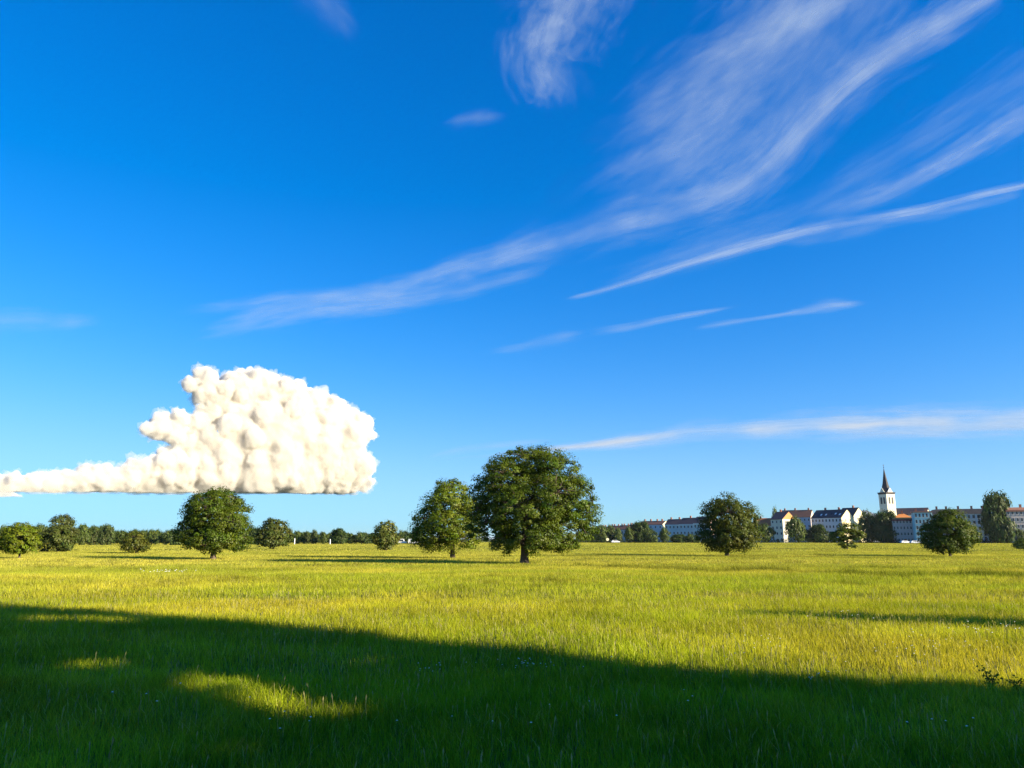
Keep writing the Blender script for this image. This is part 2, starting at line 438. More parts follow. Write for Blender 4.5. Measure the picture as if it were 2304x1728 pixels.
cirrus('lower branch of cirrus drawn out level towards the left',
       [(370, 768, 10), (470, 748, 22), (640, 705, 34), (800, 685, 30), (960, 668, 26), (1120, 635, 22), (1240, 605, 18), (1340, 575, 12)], 0.62, 6100, 0.9, 4.5, 0.30, (0.2, 0.3), 1.5, 2)
cirrus('thin pale cirrus wisps reaching left above the cumulus',
       [(370, 700, 14), (520, 690, 20), (660, 668, 16), (800, 660, 14), (900, 655, 10)], 0.5, 6150, 0.9, 5.0, 0.32, (0.3, 0.3), 1.5, 3)
cirrus('broad faint veil of cirrus high in the upper right',
       [(1180, 520, 60), (1380, 420, 120), (1560, 310, 170), (1700, 190, 190), (1800, 70, 200), (1900, -60, 210), (2020, -230, 210)], 0.50, 6200, 0.8, 2.0, 0.26, (0.35, 0.0), 1.2, 4)
cirrus('soft cirrus plume along the top edge right of centre',
       [(1500, 185, 22), (1600, 130, 46), (1720, 80, 44), (1830, 30, 40), (1930, -30, 40)], 0.55, 6250, 1.0, 2.4, 0.30, (0.3, 0.0), 1.3, 5)
cirrus('tufted cirrus patch hanging down from the top edge near the centre',
       [(1275, 290, 26), (1258, 215, 78), (1228, 140, 105), (1255, 60, 120), (1330, -90, 140)], 0.85, 6300, 2.0, 2.4, 0.33, (0.3, 0.0), 1.2, 6)
cirrus('thin feathery veil linking the tufted patch with the broad band',
       [(1330, 330, 40), (1450, 260, 90), (1580, 180, 110), (1720, 90, 110), (1880, -60, 110)], 0.40, 6280, 0.9, 3.0, 0.38, (0.3, 0.0), 1.2, 21)
cirrus('fine bright cirrus fibres along the crest of the main band',
       [(1560, 470, 14), (1700, 400, 24), (1800, 300, 28), (1900, 200, 30), (2020, 110, 28), (2180, 20, 24), (2320, -70, 24)], 0.55, 5900, 0.8, 7.0, 0.30, (0.3, 0.0), 1.5, 22)
cirrus('faint ragged cirrus veil between the main band and the contrail',
       [(1180, 700, 20), (1360, 640, 36), (1560, 570, 50), (1740, 500, 50), (1900, 420, 50), (2100, 300, 60), (2330, 150, 70)], 0.26, 6020, 0.8, 4.0, 0.36, (0.3, 0.0), 1.3, 23)
cirrus('small faint cirrus scrap left of the tufted patch',
       [(970, 282, 8), (1040, 272, 22), (1110, 262, 24), (1160, 250, 14)], 0.45, 6350, 1.2, 2.5, 0.33, (0.35, 0.35), 1.3, 7)
cirrus('faint cirrus smudge at the top edge left of centre',
       [(690, -30, 50), (740, 20, 50), (780, 70, 34), (790, 120, 16)], 0.26, 6350, 1.2, 2.0, 0.33, (0.0, 0.4), 1.2, 8)
cirrus('cirrus streak above the straight contrail at the right edge',
       [(1750, 505, 10), (1900, 465, 26), (2010, 425, 30), (2110, 375, 28), (2220, 310, 40), (2340, 240, 60)], 0.6, 6400, 0.9, 4.0, 0.30, (0.25, 0.0), 1.4, 9)
cirrus('straight thin contrail running down from the right edge',
       [(1260, 678, 6), (1400, 640, 9), (1540, 595, 12), (1680, 555, 15), (1830, 515, 16), (1960, 492, 14), (2080, 470, 12), (2200, 440, 10), (2330, 412, 9)], 0.85, 6450, 0.8, 9.0, 0.22, (0.06, 0.0), 1.6, 10)
cirrus('faint ragged fringe below the straight contrail',
       [(1700, 560, 10), (1850, 535, 20), (2000, 500, 20), (2150, 470, 16), (2320, 430, 12)], 0.34, 6500, 0.9, 4.0, 0.33, (0.2, 0.1), 1.4, 11)
cirrus('short thin streak of cirrus in the middle of the sky',
       [(1280, 752, 12), (1400, 738, 10), (1500, 718, 9), (1600, 700, 7), (1690, 684, 5)], 0.62, 6550, 0.8, 7.0, 0.24, (0.3, 0.3), 1.6, 12)
cirrus('broken lower streak with a bright knot at its right end',
       [(1530, 744, 6), (1620, 730, 9), (1720, 714, 6), (1800, 700, 9), (1860, 688, 16), (1920, 684, 10), (1985, 680, 5)], 0.6, 6600, 0.8, 6.0, 0.24, (0.2, 0.2), 1.5, 13)
cirrus('faint feathery wisps trailing left of the middle streak',
       [(1070, 798, 8), (1160, 785, 14), (1260, 762, 18), (1350, 745, 14)], 0.38, 6650, 0.9, 4.5, 0.33, (0.3, 0.3), 1.4, 14)
cirrus('wide pale cirrus bank low over the church at the right',
       [(900, 1040, 5), (1080, 1026, 8), (1250, 1010, 12), (1420, 992, 18), (1560, 972, 26), (1700, 965, 26), (1850, 958, 34), (2000, 952, 44), (2150, 948, 46), (2340, 944, 42)], 1.6, 4200, 0.6, 4.0, 0.22, (0.25, 0.0), 1.2, 15)
cirrus('lower fork of the pale cirrus bank above the rooftops',
       [(1750, 1000, 6), (1870, 988, 14), (2000, 975, 18), (2150, 965, 20), (2330, 956, 24)], 0.6, 4250, 0.6, 5.0, 0.26, (0.3, 0.0), 1.4, 16)
cirrus('faint level streak of cirrus behind the top of the big oak',
       [(920, 1040, 8), (1040, 1012, 10), (1160, 1000, 10), (1290, 985, 7)], 0.45, 4300, 0.6, 6.0, 0.28, (0.3, 0.3), 1.5, 17)
cirrus('faint cirrus smear at the left edge above the cumulus',
       [(-40, 725, 36), (60, 722, 34), (150, 725, 26), (280, 715, 12)], 0.42, 6700, 0.8, 3.5, 0.30, (0.0, 0.4), 1.3, 18)

# ------------------------------------------------------------------ trees
def leaf_cards(P, Nn, size, rng, up=0.25):
    """one bent four-cornered leaf per point"""
    n = len(P)
    Nn = Nn / (np.linalg.norm(Nn, axis=1)[:, None] + 1e-9)
    t = rng.normal(size=(n, 3)); t[:, 2] -= up
    t -= (t * Nn).sum(1)[:, None] * Nn; t /= np.linalg.norm(t, axis=1)[:, None] + 1e-9
    b = np.cross(Nn, t)
    L = size * rng.uniform(0.65, 1.3, n)[:, None]; W = L * rng.uniform(0.32, 0.5, n)[:, None]
    V = np.empty((n, 4, 3))
    V[:, 0] = P - t * L * 0.5
    V[:, 1] = P + b * W - Nn * L * 0.10
    V[:, 2] = P + t * L * 0.5 - Nn * L * 0.14
    V[:, 3] = P - b * W - Nn * L * 0.10
    k = np.arange(n) * 4
    T = np.concatenate([np.stack([k, k + 1, k + 2], -1), np.stack([k, k + 2, k + 3], -1)])
    return V.reshape(-1, 3), T
def crown_points(lobes, nclump, per, rc, rng, hollow=0.25):
    C = np.array([l[0] for l in lobes]); R = np.array([l[1] for l in lobes])
    w = (R[:, 0] * R[:, 2]) + (R[:, 0] * R[:, 1]); w /= w.sum()
    dmin = rc * 0.95
    pts = []; outs = []
    tries = 0
    while len(pts) < nclump and tries < nclump * 40:
        tries += 1
        i = rng.choice(len(C), p=w)
        d = rng.normal(size=3); d /= np.linalg.norm(d)
        r = rng.uniform(0.74, 1.0) if rng.random() > hollow else rng.uniform(0.3, 0.74)
        if d[2] < -0.55 and rng.random() < 0.4: continue
        p = C[i] + d * R[i] * r
        q = np.linalg.norm((p - C) / R, axis=1)
        if (q < 0.6).any() and rng.random() < 0.75: continue
        if pts and (np.linalg.norm(np.array(pts) - p, axis=1) < dmin).any(): continue
        pts.append(p); outs.append(d)
    pts = np.array(pts); outs = np.array(outs)
    return pts, outs
def crown_mesh(name, lobes, nclump, per, rc, leaf, colour, rng, vary=0.3, hollow=0.25, low=None):
    pts, outs = crown_points(lobes, nclump, per, rc, rng, hollow)
    n = len(pts)
    sc = rng.uniform(0.5, 1.5, n)
    d = rng.normal(size=(n, per, 3)); d /= np.linalg.norm(d, axis=2)[:, :, None]
    d = d + outs[:, None, :] * 0.35
    rad = rng.uniform(0.25, 1.0, (n, per, 1)) ** 0.6
    off = d * rad * (rc * sc)[:, None, None] * np.array([1.25, 1.25, 0.85])
    off[:, :, 2] -= 0.12 * rc * (np.linalg.norm(off[:, :, :2], axis=2) / rc) ** 2
    P = (pts[:, None, :] + off).reshape(-1, 3)
    N = (d * 0.8 + outs[:, None, :] * 0.6 + np.array([0, 0, 0.5]) + rng.normal(size=(n, per, 3)) * 0.35).reshape(-1, 3)
    if low is not None:
        k = P[:, 2] > low; P = P[k]; N = N[k]
        idx = np.repeat(np.arange(n), per)[k]
    else:
        idx = np.repeat(np.arange(n), per)
    V, T = leaf_cards(P, N, leaf, rng)
    cl = (1 + vary * (rng.random(n) - 0.5) * 1.6)[idx]
    lf = cl * rng.uniform(0.85, 1.18, len(P))
    ye = np.clip(rng.normal(0.0, 0.09, n)[idx] + rng.normal(0, 0.06, len(P)), -0.3, 0.5)
    col = np.array(colour)[None, :] * lf[:, None]
    col[:, 0] *= 1 + ye
    me = mesh_from(name, V, [T], col=np.repeat(col, 4, axis=0), mats=[M_LEAF])
    return me, pts
def trunk_mesh(name, H, r0, fork, lobes, clumps, rng, lean=(0, 0), twigs=True, sides=8):
    mb = MB()
    top = np.array([lean[0], lean[1], H * 0.72])
    tr = [np.array([0, 0, -0.15]), np.array([0, 0, 0.12]), np.array([0, 0, fork * 0.5])]
    k = 5
    for i in range(1, k + 1):
        f = i / k
        z = fork + (top[2] - fork) * f
        tr.append(np.array([lean[0] * f + rng.normal() * r0 * 0.5 * f, lean[1] * f + rng.normal() * r0 * 0.5, z]))
    tr.insert(3, np.array([0, 0, fork]))
    rr = [r0 * 1.75, r0 * 1.3, r0 * 1.0, r0 * 0.92] + [r0 * (0.85 - 0.75 * i / k) for i in range(1, k + 1)]
    mb.tube(tr, rr, sides)
    joints = [p for p in tr[3:]]
    for c, R in lobes:
        f = rng.uniform(0.0, 0.55)
        st = np.array([lean[0] * f, lean[1] * f, fork + (top[2] - fork) * f])
        if c[2] < st[2] + 0.1 * H: st = np.array([0, 0, fork * rng.uniform(0.8, 1.05)])
        c = np.array(c)
        mid = st * 0.45 + c * 0.55 + np.array([0, 0, -0.04 * H * rng.uniform(0.2, 1.2)]) + rng.normal(size=3) * 0.02 * H
        end = c + (c - st) * 0.08
        pa = [(1 - t) ** 2 * st + 2 * t * (1 - t) * mid + t * t * end + rng.normal(size=3) * 0.006 * H * (t > 0) for t in np.linspace(0, 1, 7)]
        mb.tube(pa, [r0 * x for x in (0.5, 0.42, 0.34, 0.27, 0.2, 0.14, 0.07)], 6)
        joints += pa[2:]
    if twigs and len(clumps):
        J = np.array(joints)
        for p in clumps:
            dd = np.linalg.norm(J - p, axis=1) + 0.6 * np.maximum(J[:, 2] - p[2], 0)
            s = J[np.argmin(dd)]
            m = (s + p) / 2 + rng.normal(size=3) * 0.05 * np.linalg.norm(p - s)
            mb.tube([s, m, p], [r0 * 0.14, r0 * 0.09, r0 * 0.04], 4, cap=False)
    return mb.mesh(name, [M_BARK], True)

def tree(name, label, px, py, lobes_px, r0_px, fork_py, seed, nclump, per, rc_px, leaf_px, colour, hollow=0.25, group=None, vary=0.3, lean_px=0, cat='tree'):
    rng = np.random.default_rng(seed)
    B = on_ground(px, py)
    bz = float(hgt(B[0], B[1]))
    az = math.atan2(B[0], B[1]); nrm = np.array([math.sin(az), math.cos(az)]); xax = np.array([math.cos(az), -math.sin(az)])
    def loc(x, y):
        r = ray(x, y); t = np.linalg.norm(B) / (r[:2] @ nrm)
        return (r[:2] * t) @ xax, EYE + r[2] * t - bz, t / F
    _, _, s = loc(px, py)
    lobes = []
    for l in lobes_px:
        x, z, sc = loc(l[0], l[1])
        rx, rz = l[2] * sc, l[3] * sc
        dy = (l[4] if len(l) > 4 else rng.uniform(-0.5, 0.5) * 40) * sc
        ry = (l[5] * sc) if len(l) > 5 else rx * 0.95
        lobes.append((np.array([x, dy, z]), np.array([rx, ry, rz])))
    H = max(l[0][2] + l[1][2] for l in lobes)
    _, fork, _ = loc(px, fork_py)
    root = thing(name, label, cat, (B[0], B[1], bz), -az, group)
    cm, clumps = crown_mesh('crown', lobes, nclump, per, rc_px * s, leaf_px * s, colour, rng, vary, hollow, low=0.05)
    tm = trunk_mesh('trunk', H, r0_px * s, max(fork, 0.3), lobes, clumps, rng, (lean_px * s, 0))
    link('trunk', tm, root); link('crown', cm, root)
    return root

OAK = (0.074, 0.108, 0.006)
LIGHT = (0.120, 0.155, 0.008)
DARK = (0.058, 0.080, 0.009)
tree('oak_tree', 'largest broad round oak with a thick forked trunk standing in mid meadow', 1180, 1269,
     [(1195, 1130, 118, 92, 0), (1175, 1062, 82, 54, 10), (1235, 1068, 72, 54, -10), (1283, 1120, 56, 52), (1112, 1110, 54, 52), (1105, 1178, 56, 50),
      (1268, 1190, 62, 46), (1195, 1200, 70, 42, -55), (1180, 1150, 80, 60, -70), (1240, 1120, 66, 56, -75), (1140, 1080, 50, 44, -50), (1310, 1155, 32, 32), (1140, 1212, 40, 30, -30), (1245, 1215, 44, 26, -30), (1190, 1130, 100, 70, 60), (1180, 1042, 50, 34, -10), (1222, 1040, 48, 34, 10), (1325, 1140, 22, 24), (1085, 1150, 26, 26), (1320, 1175, 24, 22)],
     8.5, 1222, 11, 950, 130, 11.0, 3.4, OAK, 0.24)
tree('maple_tree', 'lighter green open crowned tree standing directly left behind the big oak', 1018, 1257,
     [(1015, 1108, 44, 30, 0), (1012, 1150, 66, 46, 0), (965, 1172, 34, 34), (1050, 1160, 40, 40), (985, 1205, 48, 30, -20), (1035, 1205, 50, 32), (945, 1200, 20, 26), (1010, 1180, 50, 40, -35), (1000, 1130, 40, 34, -20)],
     5.0, 1222, 12, 340, 110, 10.5, 3.4, LIGHT, 0.25)
tree('oak_tree', 'broad dark oak in front of the cumulus base, second largest tree', 479, 1258,
     [(485, 1125, 46, 26, 0), (480, 1165, 62, 44, 0), (440, 1150, 30, 32), (525, 1155, 34, 36), (430, 1195, 34, 36), (535, 1200, 34, 36), (480, 1210, 60, 32, -25), (470, 1150, 40, 36, -40), (505, 1180, 40, 36, -40), (515, 1128, 26, 20), (455, 1128, 26, 20)],
     5.5, 1232, 13, 480, 100, 9.0, 3.3, OAK, 0.22)
tree('linden_tree', 'dark bushy tree left of the terraced houses, first tree right of the big oak', 1636, 1252,
     [(1630, 1135, 34, 24, 0), (1638, 1170, 52, 38, 0), (1605, 1160, 28, 30), (1675, 1165, 30, 34), (1600, 1205, 30, 32), (1680, 1205, 32, 34), (1640, 1210, 56, 28, -20), (1640, 1160, 36, 34, -35), (1655, 1190, 36, 32, -35)],
     4.2, 1225, 14, 380, 96, 8.6, 3.2, (0.066, 0.083, 0.009), 0.22)
tree('linden_tree', 'low round dark tree in front of the long white building', 2138, 1252,
     [(2135, 1168, 32, 20, 0), (2136, 1195, 50, 32, 0), (2098, 1200, 24, 30), (2172, 1205, 26, 28), (2130, 1222, 46, 20, -15), (2140, 1190, 34, 28, -30)],
     2.6, 1240, 15, 270, 88, 8.0, 3.2, (0.066, 0.094, 0.009), 0.22)
tree('linden_tree', 'small bright green round tree at the left edge of the meadow', 43, 1257,
     [(45, 1200, 36, 22, 0), (42, 1218, 42, 22, 0), (14, 1220, 18, 18), (72, 1220, 14, 18), (45, 1210, 30, 24, -20), (40, 1234, 26, 9)],
     2.2, 1243, 16, 200, 60, 7.2, 3.5, (0.125, 0.160, 0.008), 0.2)
tree('bushy_tree', 'dense bushy tree with foliage to the ground beside the bright round tree', 128, 1243,
     [(128, 1215, 34, 24, 0), (105, 1220, 20, 22), (150, 1220, 18, 22), (128, 1205, 26, 18, -15)],
     1.8, 1238, 17, 150, 56, 6.5, 3.5, (0.085, 0.105, 0.018), 0.2)
tree('tall_tree', 'tall tree rising highest above the left treeline with a tufted top', 141, 1238,
     [(141, 1175, 22, 15, 0), (140, 1195, 24, 18), (150, 1210, 22, 20)],
     1.8, 1225, 18, 120, 52, 6.3, 3.4, (0.085, 0.100, 0.022), 0.2)
tree('bushy_tree', 'small squat tree standing alone before the left woodland', 305, 1246,
     [(303, 1210, 20, 15, 0), (305, 1226, 26, 14, 0), (288, 1226, 12, 14), (322, 1226, 12, 14)],
     1.5, 1238, 19, 100, 44, 6.0, 3.5, (0.088, 0.100, 0.012), 0.2)
tree('linden_tree', 'round topped dark tree just right of the second oak', 615, 1236,
     [(617, 1186, 28, 18, 0), (616, 1204, 34, 22, 0), (592, 1208, 18, 18), (640, 1206, 16, 20), (612, 1215, 30, 12, -10)],
     2.2, 1226, 20, 170, 50, 6.5, 3.7, (0.072, 0.090, 0.014), 0.2)
tree('bushy_tree', 'light green upright bush tree midway between the second oak and big oak', 868, 1239,
     [(868, 1190, 22, 18, 0), (868, 1210, 27, 18, 0), (850, 1208, 12, 18), (884, 1212, 12, 16), (870, 1228, 16, 10)],
     1.6, 1232, 21, 130, 46, 6.2, 3.6, (0.115, 0.130, 0.022), 0.25)
tree('young_tree', 'slender young tree with thin trunk and flat crown before the cream gable', 1907, 1237,
     [(1908, 1188, 20, 12, 0), (1906, 1203, 32, 13, 0), (1885, 1208, 16, 10), (1928, 1206, 12, 10), (1906, 1224, 18, 7)],
     1.2, 1234, 22, 100, 44, 6.0, 3.6, (0.095, 0.120, 0.012), 0.25)
tree('bushy_tree', 'small bright bush at the right edge of the meadow', 2302, 1237,
     [(2302, 1226, 16, 10, 0), (2308, 1222, 12, 10)],
     1.0, 1234, 23, 40, 44, 5.5, 3.4, (0.085, 0.115, 0.016), 0.2)

# distant trees: five kinds, then copies scaled to each place
def proto(lobes, seed, ncl, per, rc, leaf, colour, r0, fork):
    rng = np.random.default_rng(seed)
    L = [(np.array(c, float), np.array(r, float)) for c, r in lobes]
    cm, cl = crown_mesh('crown', L, ncl, per, rc, leaf, colour, rng, 0.3, 0.2, low=0.0)
    tm = trunk_mesh('trunk', 1.0, r0, fork, L[:5], [], rng, twigs=False, sides=6)
    return cm, tm
PROTO = {   # unit height, unit half width
 'round': proto([((0, 0, .62), (.62, .6, .36)), ((-.5, .1, .5), (.42, .4, .3)), ((.5, -.1, .52), (.42, .4, .32)), ((.1, -.3, .4), (.6, .5, .3)), ((-.2, -.2, .75), (.4, .4, .24))], 41, 95, 44, .14, .085, (0.066, 0.098, 0.014), .03, .2),
 'light': proto([((0, 0, .70), (.5, .5, .28)), ((-.4, .1, .5), (.45, .4, .3)), ((.45, -.1, .48), (.42, .4, .32)), ((.1, -.2, .3), (.6, .5, .25)), ((.1, -.2, .85), (.3, .3, .15))], 42, 85, 42, .14, .085, (0.095, 0.130, 0.022), .03, .15),
 'tall': proto([((0, 0, .82), (.5, .5, .17)), ((-.3, .1, .6), (.55, .5, .24)), ((.35, -.1, .5), (.55, .5, .28)), ((-.1, -.1, .25), (.75, .6, .24)), ((.3, -.2, .75), (.5, .4, .16))], 43, 120, 40, .13, .08, (0.070, 0.096, 0.022), .035, .15),
 'wide': proto([((0, 0, .55), (.6, .5, .4)), ((-.6, .1, .42), (.4, .4, .34)), ((.6, -.1, .45), (.4, .4, .36)), ((.2, -.3, .3), (.7, .5, .28)), ((-.3, -.2, .7), (.36, .4, .26))], 44, 100, 42, .14, .085, (0.066, 0.098, 0.020), .03, .12),
 'dark': proto([((0, 0, .72), (.7, .6, .28)), ((-.35, .1, .5), (.6, .5, .4)), ((.4, -.1, .45), (.6, .5, .4)), ((0, -.3, .28), (.85, .6, .28)), ((.25, -.2, .86), (.35, .4, .13)), ((-.3, -.1, .84), (.3, .4, .15))], 45, 240, 46, .13, .08, (0.040, 0.070, 0.010), .04, .1),
}
rt = random.Random(5)
def far_tree(name, label, kind, px, top_py, halfw, Y, group):
    """a distant tree: photo x, top y and half width in pixels, depth in metres"""
    p = at_depth(px, 1214, Y); z0 = float(hgt(p[0], Y)); H = at_depth(px, top_py, Y)[2] - z0
    W = halfw * Y / F * 1.05
    root = thing(name, label, 'tree', (p[0], Y, z0), rt.uniform(-0.6, 0.6), group)
    cm, tm = PROTO[kind]
    for n, me in (('crown', cm), ('trunk', tm)):
        o = link(n, me, root); o.scale = (W, W, H)
    return root
LW = 'trees along the far left treeline'
for a in [
 ('far_tree', 'low rounded tree peeping over the bright round tree at the left edge', 'wide', 18, 1182, 32, 262, LW),
 ('far_tree', 'tree filling the gap between the bright round tree and the bushy tree', 'tall', 88, 1181, 20, 275, LW),
 ('far_tree', 'first pale tufted tree right of the tall treeline tree', 'light', 184, 1180, 20, 268, LW),
 ('far_tree', 'second tufted tree right of the tall treeline tree', 'tall', 212, 1186, 16, 280, LW),
 ('far_tree', 'flat topped tree where the left treeline steps down', 'tall', 240, 1182, 18, 270, LW),
 ('far_tree', 'low dark tree directly behind the squat lone tree', 'round', 275, 1195, 20, 285, LW),
 ('far_tree', 'low greyish tree right of the squat lone tree', 'light', 342, 1192, 18, 285, LW),
 ('far_tree', 'low tree ending the wood left of the second oak', 'wide', 385, 1192, 26, 280, LW),
 ('far_tree', 'dark tree showing at the right flank of the second oak', 'dark', 572, 1190, 18, 300, LW),
 ('far_tree', 'pale small tree immediately right of the round topped dark tree', 'light', 668, 1195, 16, 345, LW),
 ('far_tree', 'small tree left of the slim pair in the middle treeline', 'tall', 690, 1197, 12, 345, LW),
 ('far_tree', 'slim taller tree in the middle treeline', 'tall', 707, 1193, 10, 340, LW),
 ('far_tree', 'slim tree with a gap beside the white post', 'light', 728, 1198, 10, 345, LW),
 ('far_tree', 'darkest round tree of the middle treeline', 'dark', 762, 1191, 20, 335, LW),
 ('far_tree', 'low tree right of the darkest round treeline tree', 'light', 788, 1200, 14, 345, LW),
 ('far_tree', 'wide low tree left of the light upright bush tree', 'wide', 814, 1196, 24, 345, LW),
 ('far_tree', 'dark low tree half hidden by the light upright bush tree', 'round', 842, 1199, 16, 350, LW),
 ('far_tree', 'low tree above the white vans', 'wide', 908, 1192, 20, 360, LW),
 ('far_tree', 'dark tree between the white vans and the light open crowned tree', 'dark', 940, 1194, 18, 365, LW)]:
    far_tree(*a)
TE = 'trees along the town edge'
for a in [
 ('town_tree', 'green tree touching the right flank of the big oak', 'wide', 1322, 1184, 26, 440, TE),
 ('town_tree', 'green tree in front of the row of small chimneyed houses', 'round', 1352, 1182, 22, 430, TE),
 ('town_tree', 'taller green tree right in the middle of the chimneyed houses', 'tall', 1374, 1183, 14, 432, TE),
 ('town_tree', 'bright slim tree before the chimneyed houses', 'light', 1391, 1188, 10, 425, TE),
 ('town_tree', 'bright tree just left of the large dark bush by the houses', 'light', 1415, 1186, 12, 425, TE),
 ('town_tree', 'large dark tree before the pale blue house', 'dark', 1442, 1176, 24, 430, TE),
 ('town_tree', 'lower grey green tree leaning on the large dark tree', 'wide', 1464, 1188, 16, 415, TE),
 ('town_tree', 'sunlit round tree before the cream gable of the terrace', 'light', 1495, 1188, 14, 415, TE),
 ('town_tree', 'black green bush under the terraced house windows', 'dark', 1527, 1203, 18, 420, TE),
 ('town_tree', 'bush left of the dark bushy tree, in front of the terrace', 'wide', 1556, 1200, 18, 410, TE),
 ('town_tree', 'tree at the right flank of the dark bushy tree', 'round', 1722, 1180, 22, 405, TE),
 ('town_tree', 'tree crown behind the roof of the orange gabled house', 'light', 1747, 1143, 10, 560, TE),
 ('town_tree', 'tree before the orange gabled house', 'round', 1789, 1164, 24, 400, TE),
 ('town_tree', 'dark shaded bush under the white building with skylights', 'dark', 1842, 1182, 20, 405, TE),
 ('town_tree', 'yellow green tree right of the cream gables', 'tall', 1953, 1153, 22, 400, TE),
 ('town_tree', 'black green tree at the foot of the church tower', 'dark', 1996, 1153, 30, 395, TE),
 ('town_tree', 'small green tree in the gap left of the skylight building', 'round', 1816, 1192, 12, 408, TE),
 ('town_tree', 'low bright tree in front of the skylight building', 'light', 1872, 1196, 12, 410, TE),
 ('town_tree', 'small tree before the turquoise corner building', 'light', 2086, 1194, 10, 380, TE),
 ('town_tree', 'tree showing at the right of the low round dark tree', 'round', 2190, 1204, 12, 385, TE),
 ('town_tree', 'tallest dark tree right of the long white building', 'dark', 2250, 1114, 36, 375, TE),
 ('town_tree', 'small tree before the timbered house at the right edge', 'round', 2296, 1190, 14, 370, TE)]:
    far_tree(*a)

# the wood behind the left treeline reads as one mass
def woodland():
    rng = np.random.default_rng(77)
    Vs, Ts, Cs = [], [], []; off = 0
    for px in np.arange(-60, 960, 6.0):
        Y = rng.uniform(330, 420) if px < 560 else rng.uniform(380, 460)
        top = (1187 if px < 250 else 1196 if px < 560 else 1201) + rng.uniform(-5, 6)
        p = at_depth(px + rng.uniform(-6, 6), 1214, Y); H = at_depth(px, top, Y)[2]; W = rng.uniform(9, 15) * Y / F
        cm, _ = PROTO[['round', 'light', 'tall', 'wide'][rng.integers(4)]]
        n = len(cm.vertices); v = np.empty(n * 3, np.float32); cm.vertices.foreach_get('co', v); v = v.reshape(-1, 3) * (W, W, H)
        c = np.empty(n * 4, np.float32); cm.color_attributes['tint'].data.foreach_get('color', c); c = c.reshape(-1, 4)[:, :3]
        t = np.empty(len(cm.polygons) * 3, np.int32); cm.polygons.foreach_get('vertices', t); t = t.reshape(-1, 3)
        Vs.append(v + (p[0], Y, 0)); Ts.append(t + off); Cs.append(c * rng.uniform(0.8, 1.2)); off += n
    o = link('far_woodland', mesh_from('far_woodland', np.concatenate(Vs), [np.concatenate(Ts)], col=np.concatenate(Cs), mats=[M_LEAF]))
    stuff(o, 'dark green wood closing the meadow along the left horizon')
woodland()

def hedge(label, px0, px1, Y, h, seed, colour=(0.035, 0.055, 0.014)):
    rng = np.random.default_rng(seed)
    a = at_depth(px0, 1216, Y); b = at_depth(px1, 1216, Y); Lh = abs(b[0] - a[0])
    n = int(Lh * 60)
    P = np.stack([rng.uniform(0, Lh, n), rng.uniform(-0.8, 0.8, n), rng.uniform(0, 1, n)], -1)
    P[:, 2] *= h * (0.7 + 0.5 * vnoise(P[:, 0] / 3, P[:, 0] * 0, seed))
    V, T = leaf_cards(P, rng.normal(size=(n, 3)) + (0, -0.5, 0.6), 0.38, rng)
    c = np.array(colour) * rng.uniform(0.7, 1.4, n)[:, None]
    o = link('hedge', mesh_from('hedge', V, [T], col=np.repeat(c, 4, axis=0), mats=[M_LEAF]), None, (a[0], Y, float(hgt(a[0], Y))))
    tag(o, label, 'hedge', 'hedges along the town edge')
hedge('low dark hedge between the big oak and the dark bushy tree', 1290, 1600, 418, 1.9, 3)
hedge('low dark hedge under the orange gabled house and white building', 1690, 1900, 402, 2.2, 4)
hedge('low dark hedge below the church and the turquoise building', 1925, 2090, 388, 1.8, 5)
hedge('low dark hedge in front of the long white building', 2150, 2330, 378, 1.9, 6)

# ------------------------------------------------------------------ the town
def add_window(root, x, z, w, h, face='front', L=0, D=0, arch=False):
    """frame with a pane in it; set on the front wall (y=0) or the right wall (x=L)"""
    f = MB(); p = MB(); b = 0.09
    def bx(mb, u0, u1, z0, z1, d0, d1):
        if face == 'front': mb.box(u0, u1, -d1, -d0, z0, z1)
        else: mb.box(L + d0, L + d1, u0, u1, z0, z1)
    u0, u1, z0, z1 = x - w / 2, x + w / 2, z - h / 2, z + h / 2
    bx(f, u0, u0 + b, z0, z1, 0.003, 0.08); bx(f, u1 - b, u1, z0, z1, 0.003, 0.08)
    bx(f, u0 + b, u1 - b, z0, z0 + b, 0.003, 0.08); bx(f, u0 + b, u1 - b, z1 - b, z1, 0.003, 0.08)
    bx(f, u0 - 0.1, u1 + 0.1, z0 - 0.13, z0 - 0.003, 0.003, 0.18)
    bx(p, u0 + b, u1 - b, z0 + b, z1 - b, 0.003, 0.03)
    if arch and face == 'front':
        n = 10; pts = [(x + (w / 2) * math.cos(a), -0.03, z1 + 0.003 + (w / 2) * math.sin(a)) for a in np.linspace(0, math.pi, n)]
        p.poly(pts[::-1])
    fo = f.build('window', M_FRAME, root)
    p.build('pane', M_GLASS, fo)
